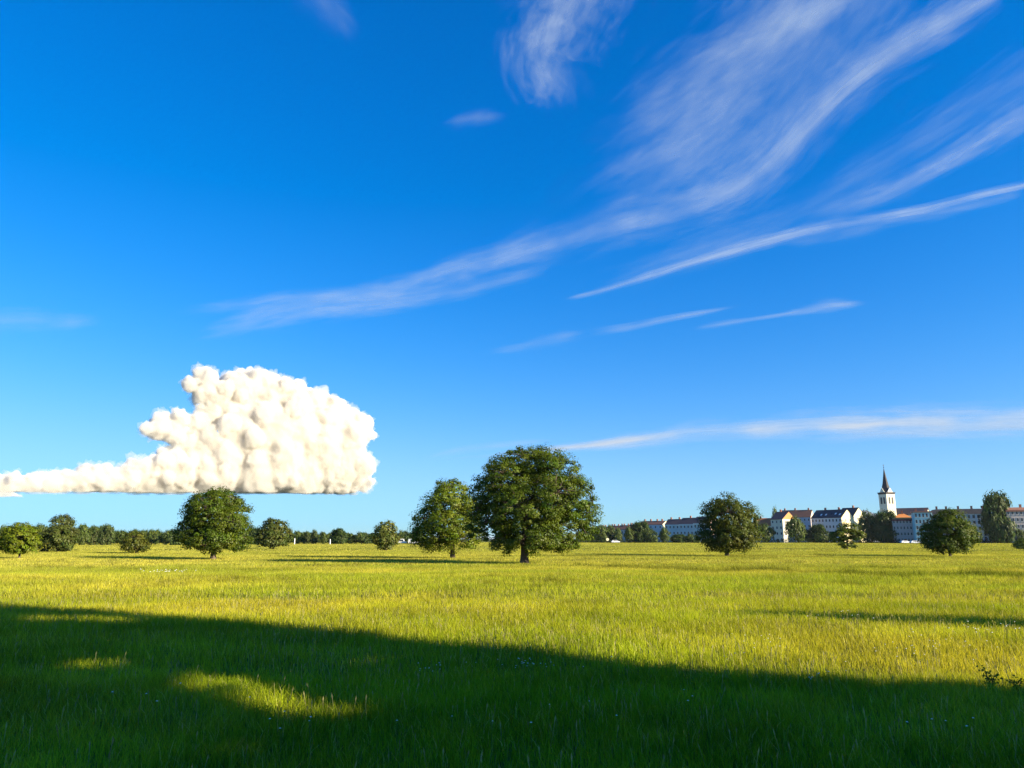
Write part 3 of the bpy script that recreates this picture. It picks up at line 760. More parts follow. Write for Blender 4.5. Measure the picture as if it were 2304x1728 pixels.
def building(name, label, cat, pxA, pxB, Y, ang, eave_py, ridge_py, depth, floors, bays, wall, roof, kind='gable',
             gable_col=None, side_win=0, skylights=0, chimneys=1, door=True, group=None, arch_ground=False, tile_hung=False, win=(1.1, 1.6), band=None):
    a = math.radians(ang); d = np.array([math.cos(a), -math.sin(a)])
    B = at_depth(pxB, 1216, Y)[:2]; r = ray(pxA, 1216); kA = r[0] / r[1]
    L = (B[0] - kA * B[1]) / (d[0] - kA * d[1])
    A = B - L * d
    E = at_depth(pxB, eave_py, Y)[2]; Rh = max(at_depth(pxB, ridge_py, Y)[2] - E, 0.4)
    root = thing(name, label, cat, (A[0], A[1], 0), math.atan2(d[1], d[0]), group)
    wall = tuple(.95 * w_ for w_ in wall)
    wm, rm = paint(wall, 0.9), paint(roof, 0.75)
    w = MB()
    w.poly([(0, 0, -0.5), (L, 0, -0.5), (L, 0, E), (0, 0, E)])
    w.poly([(L, 0, -0.5), (L, depth, -0.5), (L, depth, E), (L, 0, E)], 1 if gable_col and not tile_hung else 0)
    w.poly([(L, depth, -0.5), (0, depth, -0.5), (0, depth, E), (L, depth, E)])
    w.poly([(0, depth, -0.5), (0, 0, -0.5), (0, 0, E), (0, depth, E)])
    ym = depth / 2
    if kind == 'gable':
        w.poly([(L, 0, E), (L, depth, E), (L, ym, E + Rh)], 1 if gable_col else 0)
        w.poly([(0, depth, E), (0, 0, E), (0, ym, E + Rh)])
    w.build('wall', [wm, paint(gable_col, 0.9) if gable_col else wm], root)
    if band:
        b = MB(); b.box(-0.12, L + 0.12, -0.35, -0.003, E - 0.75, E - 0.05)
        b.build('cornice', paint(band, 0.9), root)
    rf = MB(); o = 0.35; t = 0.22
    k = Rh / ym
    if kind == 'gable':
        x0, x1 = -0.15, L + 0.12
        rf.slab((x0, -o, E - o * k + t), (x1, -o, E - o * k + t), (x1, ym, E + Rh + t), (x0, ym, E + Rh + t), t - 0.02)
        rf.slab((x1, depth + o, E - o * k + t), (x0, depth + o, E - o * k + t), (x0, ym, E + Rh + t), (x1, ym, E + Rh + t), t - 0.02)
    elif kind == 'hip':
        h = min(ym, L * 0.4)
        p = [(-o, -o, E + .02), (L + o, -o, E + .02), (L + o, depth + o, E + .02), (-o, depth + o, E + .02), (h, ym, E + Rh), (L - h, ym, E + Rh)]
        rf.solid(p, [(0, 1, 5, 4), (1, 2, 5), (2, 3, 4, 5), (3, 0, 4), (3, 2, 1, 0)])
    elif kind == 'mansard':
        i = 1.6
        p = [(-o, -o, E + .02), (L + o, -o, E + .02), (L + o, depth + o, E + .02), (-o, depth + o, E + .02),
             (i * .3, i, E + Rh * .86), (L - i * .3, i, E + Rh * .86), (L - i * .3, depth - i, E + Rh * .86), (i * .3, depth - i, E + Rh * .86)]
        rf.solid(p, [(0, 1, 5, 4), (1, 2, 6, 5), (2, 3, 7, 6), (3, 0, 4, 7), (3, 2, 1, 0)])
        rf.solid(p[4:] + [(i * 2, ym, E + Rh), (L - i * 2, ym, E + Rh)], [(0, 1, 5, 4), (1, 2, 5), (2, 3, 4, 5), (3, 0, 4)])
    else:
        rf.box(-o, L + o, -o, depth + o, E + .02, E + Rh)
    ro = rf.build('roof', rm, root)
    rng = random.Random(hash(label) % 9999 if False else len(label) * 7 + bays)
    for i in range(chimneys):
        cx = L * (i + 0.5 + rng.uniform(-.2, .2)) / chimneys
        c = MB(); zc = E + Rh * 0.55
        c.box(cx - .45, cx + .45, ym - .4, ym + .4, zc, E + Rh + 1.3); c.box(cx - .52, cx + .52, ym - .47, ym + .47, E + Rh + 1.303, E + Rh + 1.45)
        c.build('chimney', M_BRICK, ro)
    for i in range(skylights):
        f = (i + 0.5 + rng.uniform(-.25, .25)) / skylights; yy = ym * rng.choice((0.35, 0.45))
        s = MB(); x = L * f; z = E + k * yy + t
        s.slab((x - .5, yy - .6, z - .6 * k + .06), (x + .5, yy - .6, z - .6 * k + .06), (x + .5, yy + .6, z + .6 * k + .06), (x - .5, yy + .6, z + .6 * k + .06), .05)
        s.build('skylight', M_WHITE if i % 3 else M_GLASS, ro)
    fh = E / floors
    for fl in range(floors):
        for b in range(bays):
            if fl == 0 and door and b == bays // 2: continue
            add_window(root, L * (b + .5) / bays, fh * (fl + .55), min(win[0], L / bays * .6), min(win[1], fh * .62), arch=(arch_ground and fl == 0))
    if door:
        dd = MB(); x = L * (bays // 2 + .5) / bays
        dd.box(x - .6, x + .6, -.08, -.003, 0, 2.2)
        do = dd.build('door', paint((0.10, 0.06, 0.04), 0.7), root)
        hh = MB(); hh.box(x + .42, x + .5, -.14, -.083, 1.0, 1.12); hh.build('handle', M_DARK, do)
    for sw in range(side_win):
        fl = sw // 2; add_window(root, depth * (0.33 + 0.36 * (sw % 2)), fh * (floors - fl - .45), 1.0, 1.4, 'side', L)
    return root, L, E, Rh

SLATE = (0.05, 0.042, 0.05); BROWN = (0.12, 0.062, 0.045)
for i, (x0, x1, ev, rg, wc, lb) in enumerate([
   (1326, 1347, 1195, 1187, (.42, .36, .33), 'smallest chimneyed house, next to the right flank of the big oak'),
   (1347, 1368, 1193, 1185, (.50, .42, .36), 'second small chimneyed house, with a pale pink wall'),
   (1368, 1390, 1192, 1183, (.38, .34, .33), 'third small chimneyed house, behind the taller green tree'),
   (1390, 1412, 1191, 1182, (.50, .45, .40), 'fourth small chimneyed house, behind the bright slim tree'),
   (1412, 1436, 1190, 1180, (.45, .40, .42), 'last chimneyed house before the large dark tree')]):
    building('row_house', lb, 'house', x0, x1, 640 - i * 12, 38, ev, rg, 9, 2, 3, wc, BROWN, chimneys=3, group='small chimneyed row houses', gable_col=(.55, .45, .38))
building('town_house', 'pale blue house with brown roof behind the large dark tree', 'house', 1440, 1492, 520, 40, 1180, 1172, 10, 3, 5, (.50, .56, .60), BROWN, chimneys=4, gable_col=(.72, .66, .42))
TH = 'terraced houses with pink firewalls'
building('terraced_house', 'terraced house with a cream yellow gable left end of the terrace', 'house', 1497, 1530, 505, 42, 1180, 1168, 10, 3, 4, (.50, .60, .60), SLATE, chimneys=2, gable_col=(.66, .46, .36), group=TH, band=(.62, .66, .62))
building('terraced_house', 'middle terraced house with a pink firewall on its right', 'house', 1530, 1562, 485, 42, 1179, 1165, 10, 3, 4, (.50, .60, .60), SLATE, chimneys=1, gable_col=(.66, .46, .36), group=TH, band=(.62, .66, .62))
building('terraced_house', 'terraced house half hidden by the dark bushy tree', 'house', 1562, 1600, 465, 42, 1177, 1162, 10, 3, 5, (.50, .60, .60), SLATE, chimneys=1, gable_col=(.66, .46, .36), group=TH, band=(.62, .66, .62))
building('small_house', 'low white house with an orange red roof beside the dark bushy tree', 'house', 1696, 1738, 450, 30, 1182, 1166, 8, 2, 3, (.72, .70, .66), (.50, .13, .05), chimneys=1, gable_col=(.75, .7, .6))
building('town_house', 'cream house with slate roof and orange tiled gable', 'house', 1737, 1764, 440, 52, 1168, 1151, 14, 4, 3, (.62, .58, .46), SLATE, chimneys=1, gable_col=(.60, .24, .08), side_win=4, tile_hung=True)
building('long_house', 'long dark brown roofed house behind the orange tiled gable', 'house', 1755, 1828, 500, 35, 1163, 1147, 11, 4, 8, (.38, .44, .50), BROWN, chimneys=3, gable_col=(.6, .5, .4))
building('apartment_house', 'white apartment house with skylights in its dark roof and a cream gable', 'building', 1829, 1898, 430, 56, 1164, 1146, 12, 4, 9, (.60, .62, .62), SLATE, skylights=6, chimneys=2, gable_col=(.78, .66, .36), side_win=6)
building('gabled_house', 'taller cream gabled house directly behind the skylight roof', 'house', 1890, 1926, 446, 58, 1160, 1142, 11, 4, 4, (.60, .58, .5), SLATE, chimneys=1, gable_col=(.78, .68, .42), side_win=4)
building('hall', 'wide grey roofed hall left of the church tower', 'building', 1930, 1984, 470, 15, 1162, 1147, 16, 3, 6, (.66, .66, .66), (.20, .22, .26), kind='hip', chimneys=0)
building('orange_roof_house', 'pinkish house with a bright orange tiled roof under the church tower', 'house', 2012, 2064, 385, 22, 1168, 1155, 11, 4, 7, (.50, .42, .40), (.62, .22, .05), kind='hip', chimneys=1, band=(.22, .03, .04))
building('turquoise_building', 'narrow turquoise corner building left of the long white building', 'building', 2063, 2104, 372, 22, 1153, 1150, 12, 5, 5, (.42, .66, .66), (.28, .14, .10), kind='flat', chimneys=2, win=(1.2, 1.9))
building('long_building', 'long white building with five storeys of windows and dark mansard roof', 'building', 2106, 2236, 385, 24, 1156, 1143, 14, 5, 12, (.64, .66, .70), (.035, .035, .04), kind='mansard', chimneys=5, arch_ground=True, win=(1.5, 1.9))
building('timbered_house', 'reddish timbered house cut by the right edge', 'house', 2272, 2350, 366, 18, 1147, 1140, 12, 5, 8, (.48, .42, .38), (.26, .12, .08), kind='mansard', chimneys=3, band=(.25, .12, .08), win=(1.2, 1.7))

def church():
    Y = 430.0
    c = at_depth(2005, 1216, Y)
    z = lambda py: at_depth(2005, py, Y)[2]
    az = math.atan2(c[0], c[1])
    root = thing('church', 'white church with a slim dark spire rising above the town', 'church', (c[0], c[1], 0), -az + math.radians(44))
    h = 36 * Y / F * math.cos(az) * 0.5 / 1.41
    E = z(1110)
    wm = paint((.76, .70, .52), .9); dk = paint((.045, .035, .035), .7)
    w = MB(); w.box(-h, h, -h, h, -.5, E); w.build('tower', wm, root)
    cn = MB(); cn.box(-h - .35, h + .35, -h - .35, h + .35, E + .003, E + .5); cn.box(-h - .15, h + .15, -h - .15, h + .15, E - .6, E - .003)
    cn.build('cornice', dk, root)
    g = (z(1101) - E)
    for k in range(4):
        m = MB(); q = 0.62 * h
        pts = [(-q, -h - .02, E + .503), (q, -h - .02, E + .503), (0, -h - .02, E + g + .9)]
        bk = [(x * .4, -h * .25, zz + (.3 if i < 2 else .1)) for i, (x, _, zz) in enumerate(pts)]
        m.solid(pts + bk, [(0, 1, 2), (1, 0, 3, 4), (2, 1, 4, 5), (0, 2, 5, 3)])
        o = m.build('gable', wm, root); o.rotation_euler = (0, 0, k * math.pi / 2)
        for sgn in (-1, 1):
            b = MB(); x = sgn * h * .36; bw = h * .20; z0, z1 = z(1134), z(1121)
            b.box(x - bw, x + bw, -h - .05, -h - .003, z0, z1)
            n = 8; b.poly([(x + bw * math.cos(t), -h - .05, z1 + .003 + bw * math.sin(t)) for t in np.linspace(0, math.pi, n)])
            for i in range(6):
                zz = z0 + (z1 - z0) * (i + .5) / 6; b.box(x - bw, x + bw, -h - .12, -h - .053, zz - .06, zz + .06, 1)
            bo = b.build('bell_opening', [M_DARK, paint((.12, .09, .07), .7)], root); bo.rotation_euler = (0, 0, k * math.pi / 2)
    s = MB(); top = z(1053); base = E + .503
    prof = [(h * 1.02, base), (h * .74, base + (top - base) * .16), (h * .50, base + (top - base) * .36), (h * .26, base + (top - base) * .66), (.06, top)]
    rings = []
    for r, zz in prof:
        rings.append([(r * math.cos(math.pi / 8 + i * math.pi / 4) * 1.06, r * math.sin(math.pi / 8 + i * math.pi / 4) * 1.06, zz) for i in range(8)])
    for a, b in zip(rings, rings[1:]):
        for i in range(8):
            j = (i + 1) % 8; s.poly([a[i], a[j], b[j], b[i]])
    sp = s.build('spire', dk, root)
    x = MB(); zt = z(1044)
    x.tube([(0, 0, top - .2), (0, 0, zt)], [.09, .07], 6); x.box(-.55, .55, -.07, .07, zt - .9, zt - .72)
    x.tube([(0, 0, top + .15), (0, 0, top + .3), (0, 0, top + .5), (0, 0, top + .65)], [.05, .3, .3, .05], 8)
    x.build('cross', M_DARK, sp)
    # nave running away to the right
    n = MB(); Ln, Dn = 21.0, 10.0; En, Rn = z(1158), z(1144)
    n.box(0, Ln, 0, Dn, -.5, En); n.poly([(Ln, 0, En), (Ln, Dn, En), (Ln, Dn / 2, Rn)]); n.poly([(0, Dn, En), (0, 0, En), (0, Dn / 2, Rn)])
    no = n.build('nave', wm, root, loc=(h * .5, h * 1.2, 0)); no.rotation_euler = (0, 0, math.radians(-56))
    r = MB(); k = (Rn - En) / (Dn / 2)
    r.slab((-.2, -.4, En - .4 * k + .3), (Ln + .3, -.4, En - .4 * k + .3), (Ln + .3, Dn / 2, Rn + .3), (-.2, Dn / 2, Rn + .3), .25)
    r.slab((Ln + .3, Dn + .4, En - .4 * k + .3), (-.2, Dn + .4, En - .4 * k + .3), (-.2, Dn / 2, Rn + .3), (Ln + .3, Dn / 2, Rn + .3), .25)
    r.build('roof', paint((.055, .042, .05), .7), no)
    for i in range(5):
        wv = MB(); xx = Ln * (i + .5) / 5; wv.box(xx - .5, xx + .5, -.06, -.003, En * .45, En * .85); wv.build('nave_window', M_GLASS, no)
church()

# cars and white marks at the far edge of the field
def car(label, px, Y, c, van=False, rz=0.0, group='pale vehicles parked at the field edge', name='parked_car', cat='car'):
    p = at_depth(px, 1216, Y)
    root = thing(name, label, cat, (p[0], Y, float(hgt(p[0], Y))), rz, group)
    H = 2.2 if van else 1.45
    prof = [(-2.2, .35), (2.2, .35), (2.25, .8), (1.9, .98), (1.15, 1.02), (.7, H * .96), (.5, H), (-1.5 if not van else -2.1, H), (-2.1 if not van else -2.25, 1.0), (-2.25, .8)]
    b = MB()
    l = [(x, -.85, z) for x, z in prof]; r_ = [(x, .85, z) for x, z in prof]; n = len(prof)
    b.poly(l); b.poly(r_[::-1])
    for i in range(n):
        j = (i + 1) % n; b.poly([l[j], l[i], r_[i], r_[j]])
    b.build('body', paint(c, .6), root)
    g = MB(); g.box(-1.2, .6, -.87, -.853, 1.02, H * .9); g.build('side_window', M_GLASS, root)
    for sx in (-1.4, 1.4):
        for sy in (-.8, .8):
            w = MB(); w.tube([(sx, sy - .1, .33), (sx, sy + .1, .33)], [.33, .33], 10); w.build('wheel', M_TYRE, root)
car('left of two white vans at the far edge beside the light open crowned tree', 905, 352, (.78, .78, .76), True, 0.1, name='parked_van', cat='van')
car('right of two white vans at the far edge beside the light open crowned tree', 930, 350, (.78, .78, .76), True, -.1, name='parked_van', cat='van')
car('pale car parked below the orange roofed house', 2036, 376, (.7, .7, .72), False, .05)
car('silver car parked before the turquoise building', 2058, 372, (.6, .62, .66), False, .0)
car('white car parked at the foot of the dark chimneyed row', 1385, 405, (.75, .75, .73), False, .0)
for px, Y, h, lb in ((663, 322, 2.6, 'slim white post at the middle treeline, left one'), (743, 320, 2.2, 'slim white post before the darkest round treeline tree')):
    p = at_depth(px, 1216, Y); m = MB(); m.tube([(0, 0, -.2), (0, 0, h * .9), (0, 0, h)], [.2, .18, .08], 8)
    tag(m.build('marker_post', M_WHITE, None, True, (p[0], Y, float(hgt(p[0], Y)))), lb, 'post', 'white posts at the field edge')
p = at_depth(1367, 1216, 400); rd = thing('round_sign', 'small round yellow white sign on a post at the field edge', 'sign', (p[0], 400, 0))
m = MB(); m.tube([(0, 0, -.2), (0, 0, 2.2)], [.05, .05], 6); m.build('post', M_DARK, rd)
m = MB(); m.tube([(0, -.06, 1.9), (0, -.12, 1.9)], [.75, .75], 16); m.build('sign_plate', paint((.75, .7, .45), .6), rd)

# ------------------------------------------------------------------ trees beyond the right edge of the picture that throw the foreground shade
EDGE = [(-900, 1330), (0, 1367), (300, 1386), (600, 1408), (900, 1440), (1152, 1462), (1400, 1492), (1700, 1522), (2000, 1545), (2304, 1556)]
EG = np.array([on_ground(x, y) for x, y in EDGE])
def in_shade(Gp):
    """below the shade's edge line as it lies on the grass"""
    s2 = S[:2] / np.linalg.norm(S[:2]); nrm = np.array([-s2[1], s2[0]])
    u = EG @ s2; q = EG @ nrm
    o = np.argsort(u)
    lim = np.interp(Gp @ s2, u[o], q[o])
    lim = np.where(Gp @ s2 > u.max(), q[o][-1], lim)
    lim = lim + 0.30 * (vnoise(Gp @ s2 / 2.2, Gp @ s2 * 0, 3) - 0.5)
    return (Gp @ nrm) < lim - np.random.default_rng(5).exponential(.22, len(Gp)) + .1
def seg_patch(Gp, a, b, wa, wb):
    a = on_ground(*a); b = on_ground(*b); d = b - a; L = np.linalg.norm(d); d /= L
    t = (Gp - a) @ d / L; n = np.abs((Gp - a) @ np.array([-d[1], d[0]]))
    n = n + np.random.default_rng(6).normal(0, .10, len(Gp)) + 0.25 * (vnoise(Gp[:, 0] * 2.3, Gp[:, 1] * 2.3, 8) - 0.5)
    prof = np.sqrt(np.clip(1 - (2 * t - 1) ** 2, 0, 1)) * (wa + (wb - wa) * t)
    return n < prof
def shade_tree(label, x, y, H, R, seed):
    rng = np.random.default_rng(seed)
    root = thing('linden_tree', label, 'tree', (x, y, 0))
    n = 34000
    d = rng.normal(size=(n, 3)); d /= np.linalg.norm(d, axis=1)[:, None]
    P = d * (rng.random(n) ** 0.4)[:, None] * np.array([R, R, (H - .8) / 2]) + np.array([0, 0, (H + .8) / 2])
    P[:, :2] *= np.where(P[:, 2] < H * .5, 1.08, 1.0)[:, None]
    W = P + np.array([x, y, 0])
    Gp = W[:, :2] - S[:2] * (W[:, 2] / S[2])[:, None]
    k = in_shade(Gp)
    k &= ~(seg_patch(Gp, (352, 1520), (640, 1606), 0.42, 0.62) & (rng.random(n) < .98))
    k &= ~(seg_patch(Gp, (520, 1570), (790, 1632), .6, .45) & (rng.random(n) < .955))
    for a, b, w, pr in (((90, 1496), (260, 1508), .55, .965), ((20, 1395), (330, 1402), .5, .95), ((720, 1492), (900, 1500), .4, .95), ((400, 1690), (520, 1705), .4, .975), ((0, 1530), (40, 1540), .35, .97)):
        k &= ~(seg_patch(Gp, a, b, w, w) & (rng.random(n) < pr))
    P = P[k]; d = d[k]
    V, T = leaf_cards(P, d + rng.normal(size=d.shape) * .5, 0.42, rng)
    c = np.array(OAK) * rng.uniform(.7, 1.3, len(P))[:, None]
    link('crown', mesh_from('crown', V, [T], col=np.repeat(c, 4, axis=0), mats=[M_LEAF]), root)
    m = MB(); m.tube([(0, 0, -.2), (0, 0, .2), (0, 0, H * .3), (.1, .1, H * .7)], [.5, .36, .3, .1], 10); m.build('trunk', M_BARK, root, True)
GB = 'tall lindens beyond the right edge that shade the foreground'
shade_tree('tall dense linden just beyond the right edge, nearest the meadow', 19.0, 4.0, 19.0, 5.6, 61)
shade_tree('tall dense linden beyond the right edge, middle of the shading row', 20.0, -4.0, 20.0, 6.0, 62)
shade_tree('tall dense linden behind the viewer at the right, last of the row', 22.0, -13.0, 20.0, 6.5, 63)
def streak_tree():
    rng = np.random.default_rng(64)
    tip = on_ground(1690, 1384)
    t = 17.0; s2 = S[:2] / np.linalg.norm(S[:2])
    b = tip + s2 * t; H = t * math.tan(SUN_EL) + .25
    root = thing('young_tree', 'slim young tree beyond the right edge throwing a narrow streak of shade', 'tree', (b[0], b[1], 0))
    L = [(np.array([0, 0, H * .62]), np.array([.9, .9, H * .38])), (np.array([.3, .2, H * .4]), np.array([1.1, 1.0, H * .25]))]
    cm, cl = crown_mesh('crown', L, 90, 60, .4, .2, LIGHT, rng)
    link('crown', cm, root); link('trunk', trunk_mesh('trunk', H, .09, H * .2, L, cl, rng), root)
streak_tree()

# ------------------------------------------------------------------ the grass
def line_dist(x, y, pts):
    """distance in depth to a line across the field given by photo pixels"""
    G = np.array([on_ground(*p) for p in pts]); az = np.array([(p[0] - 1152) / F for p in pts])
    k = x / y
    r = np.interp(k, az, G[:, 1])
    inside = (k > az[0]) & (k < az[-1])
    return np.where(inside, y - r, 1e3), r
TUFT_LINES = [  # taller, darker tussocks across the field, their shade painted in: pixels, half-depth factor, strength
    ([(1290, 1274), (1480, 1284), (1600, 1292), (1700, 1286), (1850, 1296), (2000, 1303), (2150, 1300), (2340, 1306)], 0.035, 1.0),
    ([(1600, 1276), (1800, 1279), (1950, 1283), (2100, 1281)], 0.03, 0.5),
    ([(1000, 1253), (1250, 1252), (1400, 1253), (1560, 1255), (1700, 1252), (1900, 1256), (2100, 1257)], 0.035, 0.55),
    ([(1900, 1236), (2050, 1237), (2150, 1240), (2340, 1239)], 0.03, 0.7),
    ([(600, 1240), (720, 1241), (800, 1240)], 0.02, 0.5)]
def blades(y0, y1, dens, w, h0, h1, seg, seed, lean):
    rng = np.random.default_rng(seed)
    A = 0.78; B0 = 6.0
    area = A * (y1 * y1 - y0 * y0) + 2 * B0 * (y1 - y0)
    n = int(area * dens)
    y = np.sqrt(rng.uniform(y0 * y0, y1 * y1, n))
    # keep a denser sampling to the nearer part of the band
    x = rng.uniform(-1, 1, n) * (A * y + B0)
    cl = vnoise(x * 1.7, y * 1.7, 21) * .6 + vnoise(x * 4.5, y * 4.5, 22) * .4
    keep = rng.random(n) < (0.35 + 0.95 * cl)
    x = x[keep]; y = y[keep]; cl = cl[keep]; n = len(x)
    patch = fbm(x / 9, y / 5, 31, 3); big = fbm(x / 60, y / 22, 33, 2)
    dist = np.hypot(x, y)
    H = rng.uniform(h0, h1, n) * (0.55 + 0.55 * cl + 0.35 * patch)
    # colour: yellow ripening grass, greener patches
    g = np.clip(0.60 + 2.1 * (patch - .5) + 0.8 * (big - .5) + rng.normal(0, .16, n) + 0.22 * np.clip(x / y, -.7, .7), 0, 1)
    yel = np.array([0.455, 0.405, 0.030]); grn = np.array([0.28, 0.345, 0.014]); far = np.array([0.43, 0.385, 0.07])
    shade_green = np.array([0.19, 0.30, 0.009])  # darker green: foreground shade partly put into the near grass colour
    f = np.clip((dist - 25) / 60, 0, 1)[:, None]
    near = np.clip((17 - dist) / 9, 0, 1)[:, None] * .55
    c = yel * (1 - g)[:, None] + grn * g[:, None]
    c = c * (1 - near) + shade_green * near
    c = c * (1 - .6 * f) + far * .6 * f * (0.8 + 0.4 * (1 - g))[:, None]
    mott = fbm(x / 2.4, y / 1.6, 61, 3)
    c = c * (0.6 + 0.8 * mott)[:, None]
    dk = np.clip((vnoise(x / 1.1, y / .8, 63) - .68) * 6, 0, 1) * np.clip((vnoise(x / 7, y / 6, 64) - .45) * 4, 0, 1)
    c = c * (1 - .5 * dk * (dist > 14))[:, None]; H = H * (1 + .3 * dk)
    straw = rng.random(n) < 0.07 + .05 * np.clip((x - 3) / 5, 0, 1) * (y < 24)
    c[straw] = np.array([0.48, 0.42, 0.14]) * rng.uniform(.7, 1.2, straw.sum())[:, None]
    for pts, hw, st in TUFT_LINES:
        dd, r = line_dist(x, y, pts)
        k = np.clip(1 - np.abs(dd) / (r * hw), 0, 1) * np.clip((vnoise(x / 2.5, y / 2.5, 41) + .6 * vnoise(x / .8, y / .8, 42) - .30) * 2.2, 0, 1) * st
        H = H * (1 + 1.3 * k); c = c * (1 - .95 * k)[:, None] + np.array([0.05, 0.070, 0.010]) * (.95 * k)[:, None]
    c *= rng.uniform(.55, 1.45, n)[:, None]
    th = rng.uniform(0, 2 * math.pi, n); wd = np.stack([np.cos(th), np.sin(th), np.zeros(n)], -1)
    ln = rng.normal(0, lean, (n, 2)) + np.array([-.06, .02])
    W = w * rng.uniform(.6, 1.4, n)
    base = np.stack([x, y, hgt(x, y) - .02], -1)
    tip = base + np.concatenate([ln * H[:, None], H[:, None]], 1)
    hw_ = wd * (W / 2)[:, None]
    if seg == 1:
        V = np.stack([base - hw_, base + hw_, tip], 1).reshape(-1, 3)
        k = np.arange(n) * 3; T = [np.stack([k, k + 1, k + 2], -1)]
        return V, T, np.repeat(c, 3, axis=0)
    mid = base + np.concatenate([ln * H[:, None] * .28, H[:, None] * .58], 1)
    V = np.stack([base - hw_, base + hw_, mid + hw_ * .8, mid - hw_ * .8, tip], 1).reshape(-1, 3)
    k = np.arange(n) * 5
    T = [np.concatenate([np.stack([k, k + 1, k + 2], -1), np.stack([k, k + 2, k + 3], -1), np.stack([k + 3, k + 2, k + 4], -1)])]
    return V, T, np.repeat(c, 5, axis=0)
def build_grass():
    Vs, Ts, Cs, off = [], [], [], 0
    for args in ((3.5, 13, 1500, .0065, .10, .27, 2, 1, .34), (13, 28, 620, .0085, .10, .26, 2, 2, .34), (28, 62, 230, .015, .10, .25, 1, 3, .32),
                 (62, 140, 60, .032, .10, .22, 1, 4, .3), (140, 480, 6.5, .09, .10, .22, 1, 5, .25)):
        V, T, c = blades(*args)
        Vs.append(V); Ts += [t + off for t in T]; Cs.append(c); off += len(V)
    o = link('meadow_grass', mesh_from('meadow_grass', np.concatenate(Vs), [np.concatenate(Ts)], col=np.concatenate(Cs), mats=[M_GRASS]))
    stuff(o, 'long yellow green meadow grass covering the whole field')
build_grass()
def seed_stalks():
    rng = np.random.default_rng(91)
    n = 11000
    y = np.sqrt(rng.uniform(5 ** 2, 30 ** 2, n)); x = rng.uniform(-1, 1, n) * (.78 * y + 4)
    k = rng.random(n) < vnoise(x / 2.2, y / 2.2, 55) ** 2 * 1.6
    x = x[k]; y = y[k]; n = len(x)
    H = rng.uniform(.2, .36, n); ln = rng.normal(0, .16, (n, 2)); th = rng.uniform(0, math.pi, n)
    wd = np.stack([np.cos(th), np.sin(th), th * 0], -1)
    b = np.stack([x, y, hgt(x, y)], -1); t = b + np.concatenate([ln * H[:, None], H[:, None]], 1); m = b * .25 + t * .75
    V = np.stack([b - wd * .003, b + wd * .003, m + wd * .003, m - wd * .003, m * .5 + t * .5 + wd * .009, m * .5 + t * .5 - wd * .009, t], 1).reshape(-1, 3)
    q = np.arange(n) * 7
    T = np.concatenate([np.stack([q + a, q + c_, q + d], -1) for a, c_, d in ((0, 1, 2), (0, 2, 3), (3, 2, 4), (3, 4, 5), (5, 4, 6))])
    c = np.array([.30, .27, .12]) * rng.uniform(.7, 1.3, n)[:, None]
    stuff(link('seed_stalks', mesh_from('seed_stalks', V, [T], col=np.repeat(c, 7, axis=0), mats=[M_GRASS])), 'pale thin seed stalks rising out of the meadow grass')
seed_stalks()
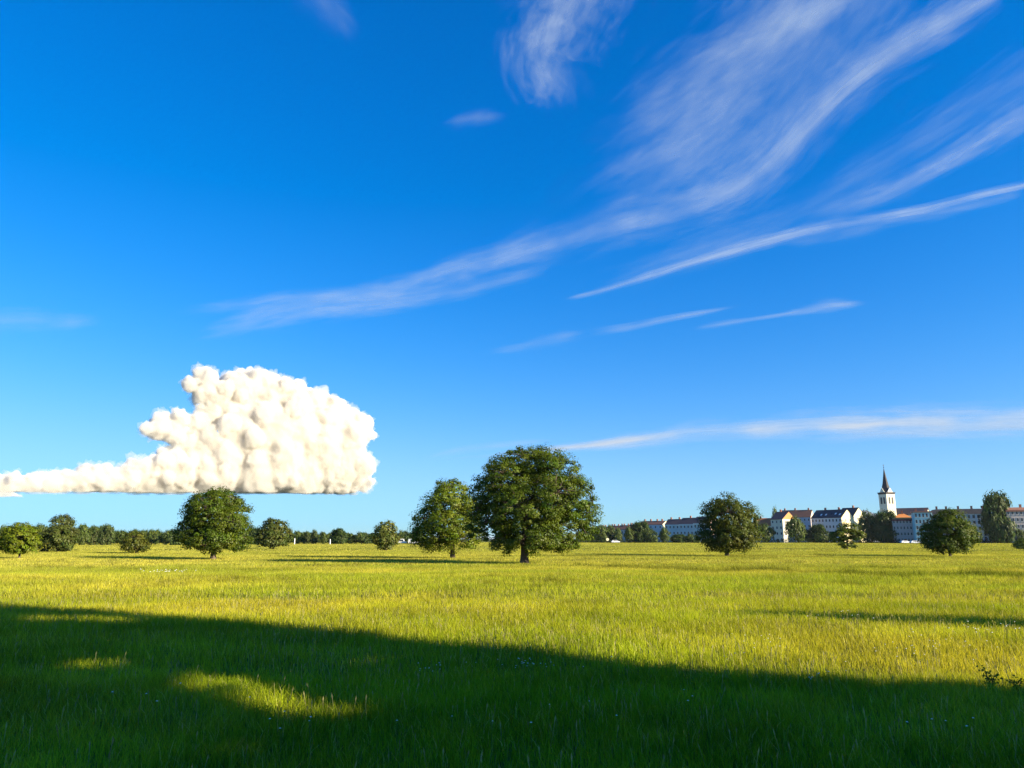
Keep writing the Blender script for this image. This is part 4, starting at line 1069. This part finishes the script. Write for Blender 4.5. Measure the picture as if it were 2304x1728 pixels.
def flowers():
    rng = np.random.default_rng(92)
    pts = []
    for px, py, n, sx, sy in ((1200, 1545, 26, 90, 9), (980, 1555, 10, 40, 6), (1850, 1578, 8, 40, 5), (1550, 1640, 3, 12, 5), (2100, 1500, 34, 170, 25), (2230, 1450, 22, 80, 14), (1700, 1480, 16, 120, 20),
                              (1640, 1525, 5, 60, 8), (370, 1304, 26, 60, 2.0), (1880, 1420, 10, 90, 12), (700, 1700, 6, 200, 20), (1300, 1690, 6, 200, 25), (450, 1620, 5, 200, 20), (2080, 1700, 5, 120, 20)):
        for i in range(n):
            pts.append(on_ground(px + rng.normal() * sx * .6, py + rng.normal() * sy * .6))
    mb = MB()
    for x, y in pts:
        d = math.hypot(x, y); r = rng.uniform(.010, .017) * max(1, d / 16); h = rng.uniform(.3, .46); z = float(hgt(x, y))
        tx, ty = rng.normal(0, .25, 2)
        mb.tube([(x, y, z), (x + tx * .1, y + ty * .1, z + h)], [.003, .002], 3, 1, cap=False)
        c = np.array([x + tx * .1, y + ty * .1, z + h])
        ring = [c + np.array([r * math.cos(a) * (1 if i % 2 else .6), r * math.sin(a) * (1 if i % 2 else .6), -.25 * r + tx * .3 * r * math.cos(a)]) for i, a in enumerate(np.linspace(0, 2 * math.pi, 10, endpoint=False))]
        n0 = len(mb.v); mb.v += [tuple(c + (0, 0, .3 * r))] + [tuple(p) for p in ring]
        for i in range(10): mb.f.append([n0, n0 + 1 + i, n0 + 1 + (i + 1) % 10]); mb.m.append(0)
    stuff(mb.build('meadow_flowers', [M_PETAL, paint((.10, .14, .03), .9)]), 'tiny white meadow flowers scattered through the grass')
flowers()
def dock_plant(label, px, py, h, seed):
    rng = np.random.default_rng(seed); B = on_ground(px, py)
    root = thing('dock_plant', label, 'plant', (B[0], B[1], float(hgt(*B))), 0, 'dark leafy weeds at the right')
    st = MB(); lf_P = []; lf_N = []
    for k in range(5):
        a = rng.uniform(0, 6.28); e = np.array([math.cos(a) * h * .3, math.sin(a) * h * .3, h * rng.uniform(.7, 1.05)])
        pa = [np.array([0, 0, 0.0]), e * .5 * np.array([.6, .6, 1]), e]
        st.tube(pa, [.010, .007, .003], 5)
        for t in np.linspace(.25, 1, 9):
            p = e * t * np.array([t, t, 1]); [(lf_P.append(p + rng.normal(size=3) * .04), lf_N.append(rng.normal(size=3) + (0, 0, .4))) for _ in range(3)]
    st.build('stem', paint((.10, .07, .03), .9), root)
    V, T = leaf_cards(np.array(lf_P), np.array(lf_N), .042, rng)
    link('leaves', mesh_from('leaves', V, [T], col=np.array([.12, .16, .016]), mats=[M_LEAF]), root)
dock_plant('tallest dark leafy weed at the shade edge by the right margin', 2232, 1556, .34, 1)
dock_plant('lower dark leafy weed cut close to the right margin', 2288, 1562, .26, 2)

# ------------------------------------------------------------------ the air
def haze():
    m = bpy.data.materials.new('thin_haze'); nt, out = nodes_of(m)
    v = nt.nodes.new('ShaderNodeVolumePrincipled')
    v.inputs['Color'].default_value = (0.92, 0.96, 1.0, 1); v.inputs['Density'].default_value = 0.00003; v.inputs['Anisotropy'].default_value = 0.2
    nt.links.new(v.outputs[0], out.inputs['Volume'])
    b = MB(); b.box(-41000, 41000, -41000, 41000, -9, 62)
    o = b.build('haze', m); o['kind'] = 'stuff'; o['label'] = 'thin pale evening haze over the meadow and town'
haze()
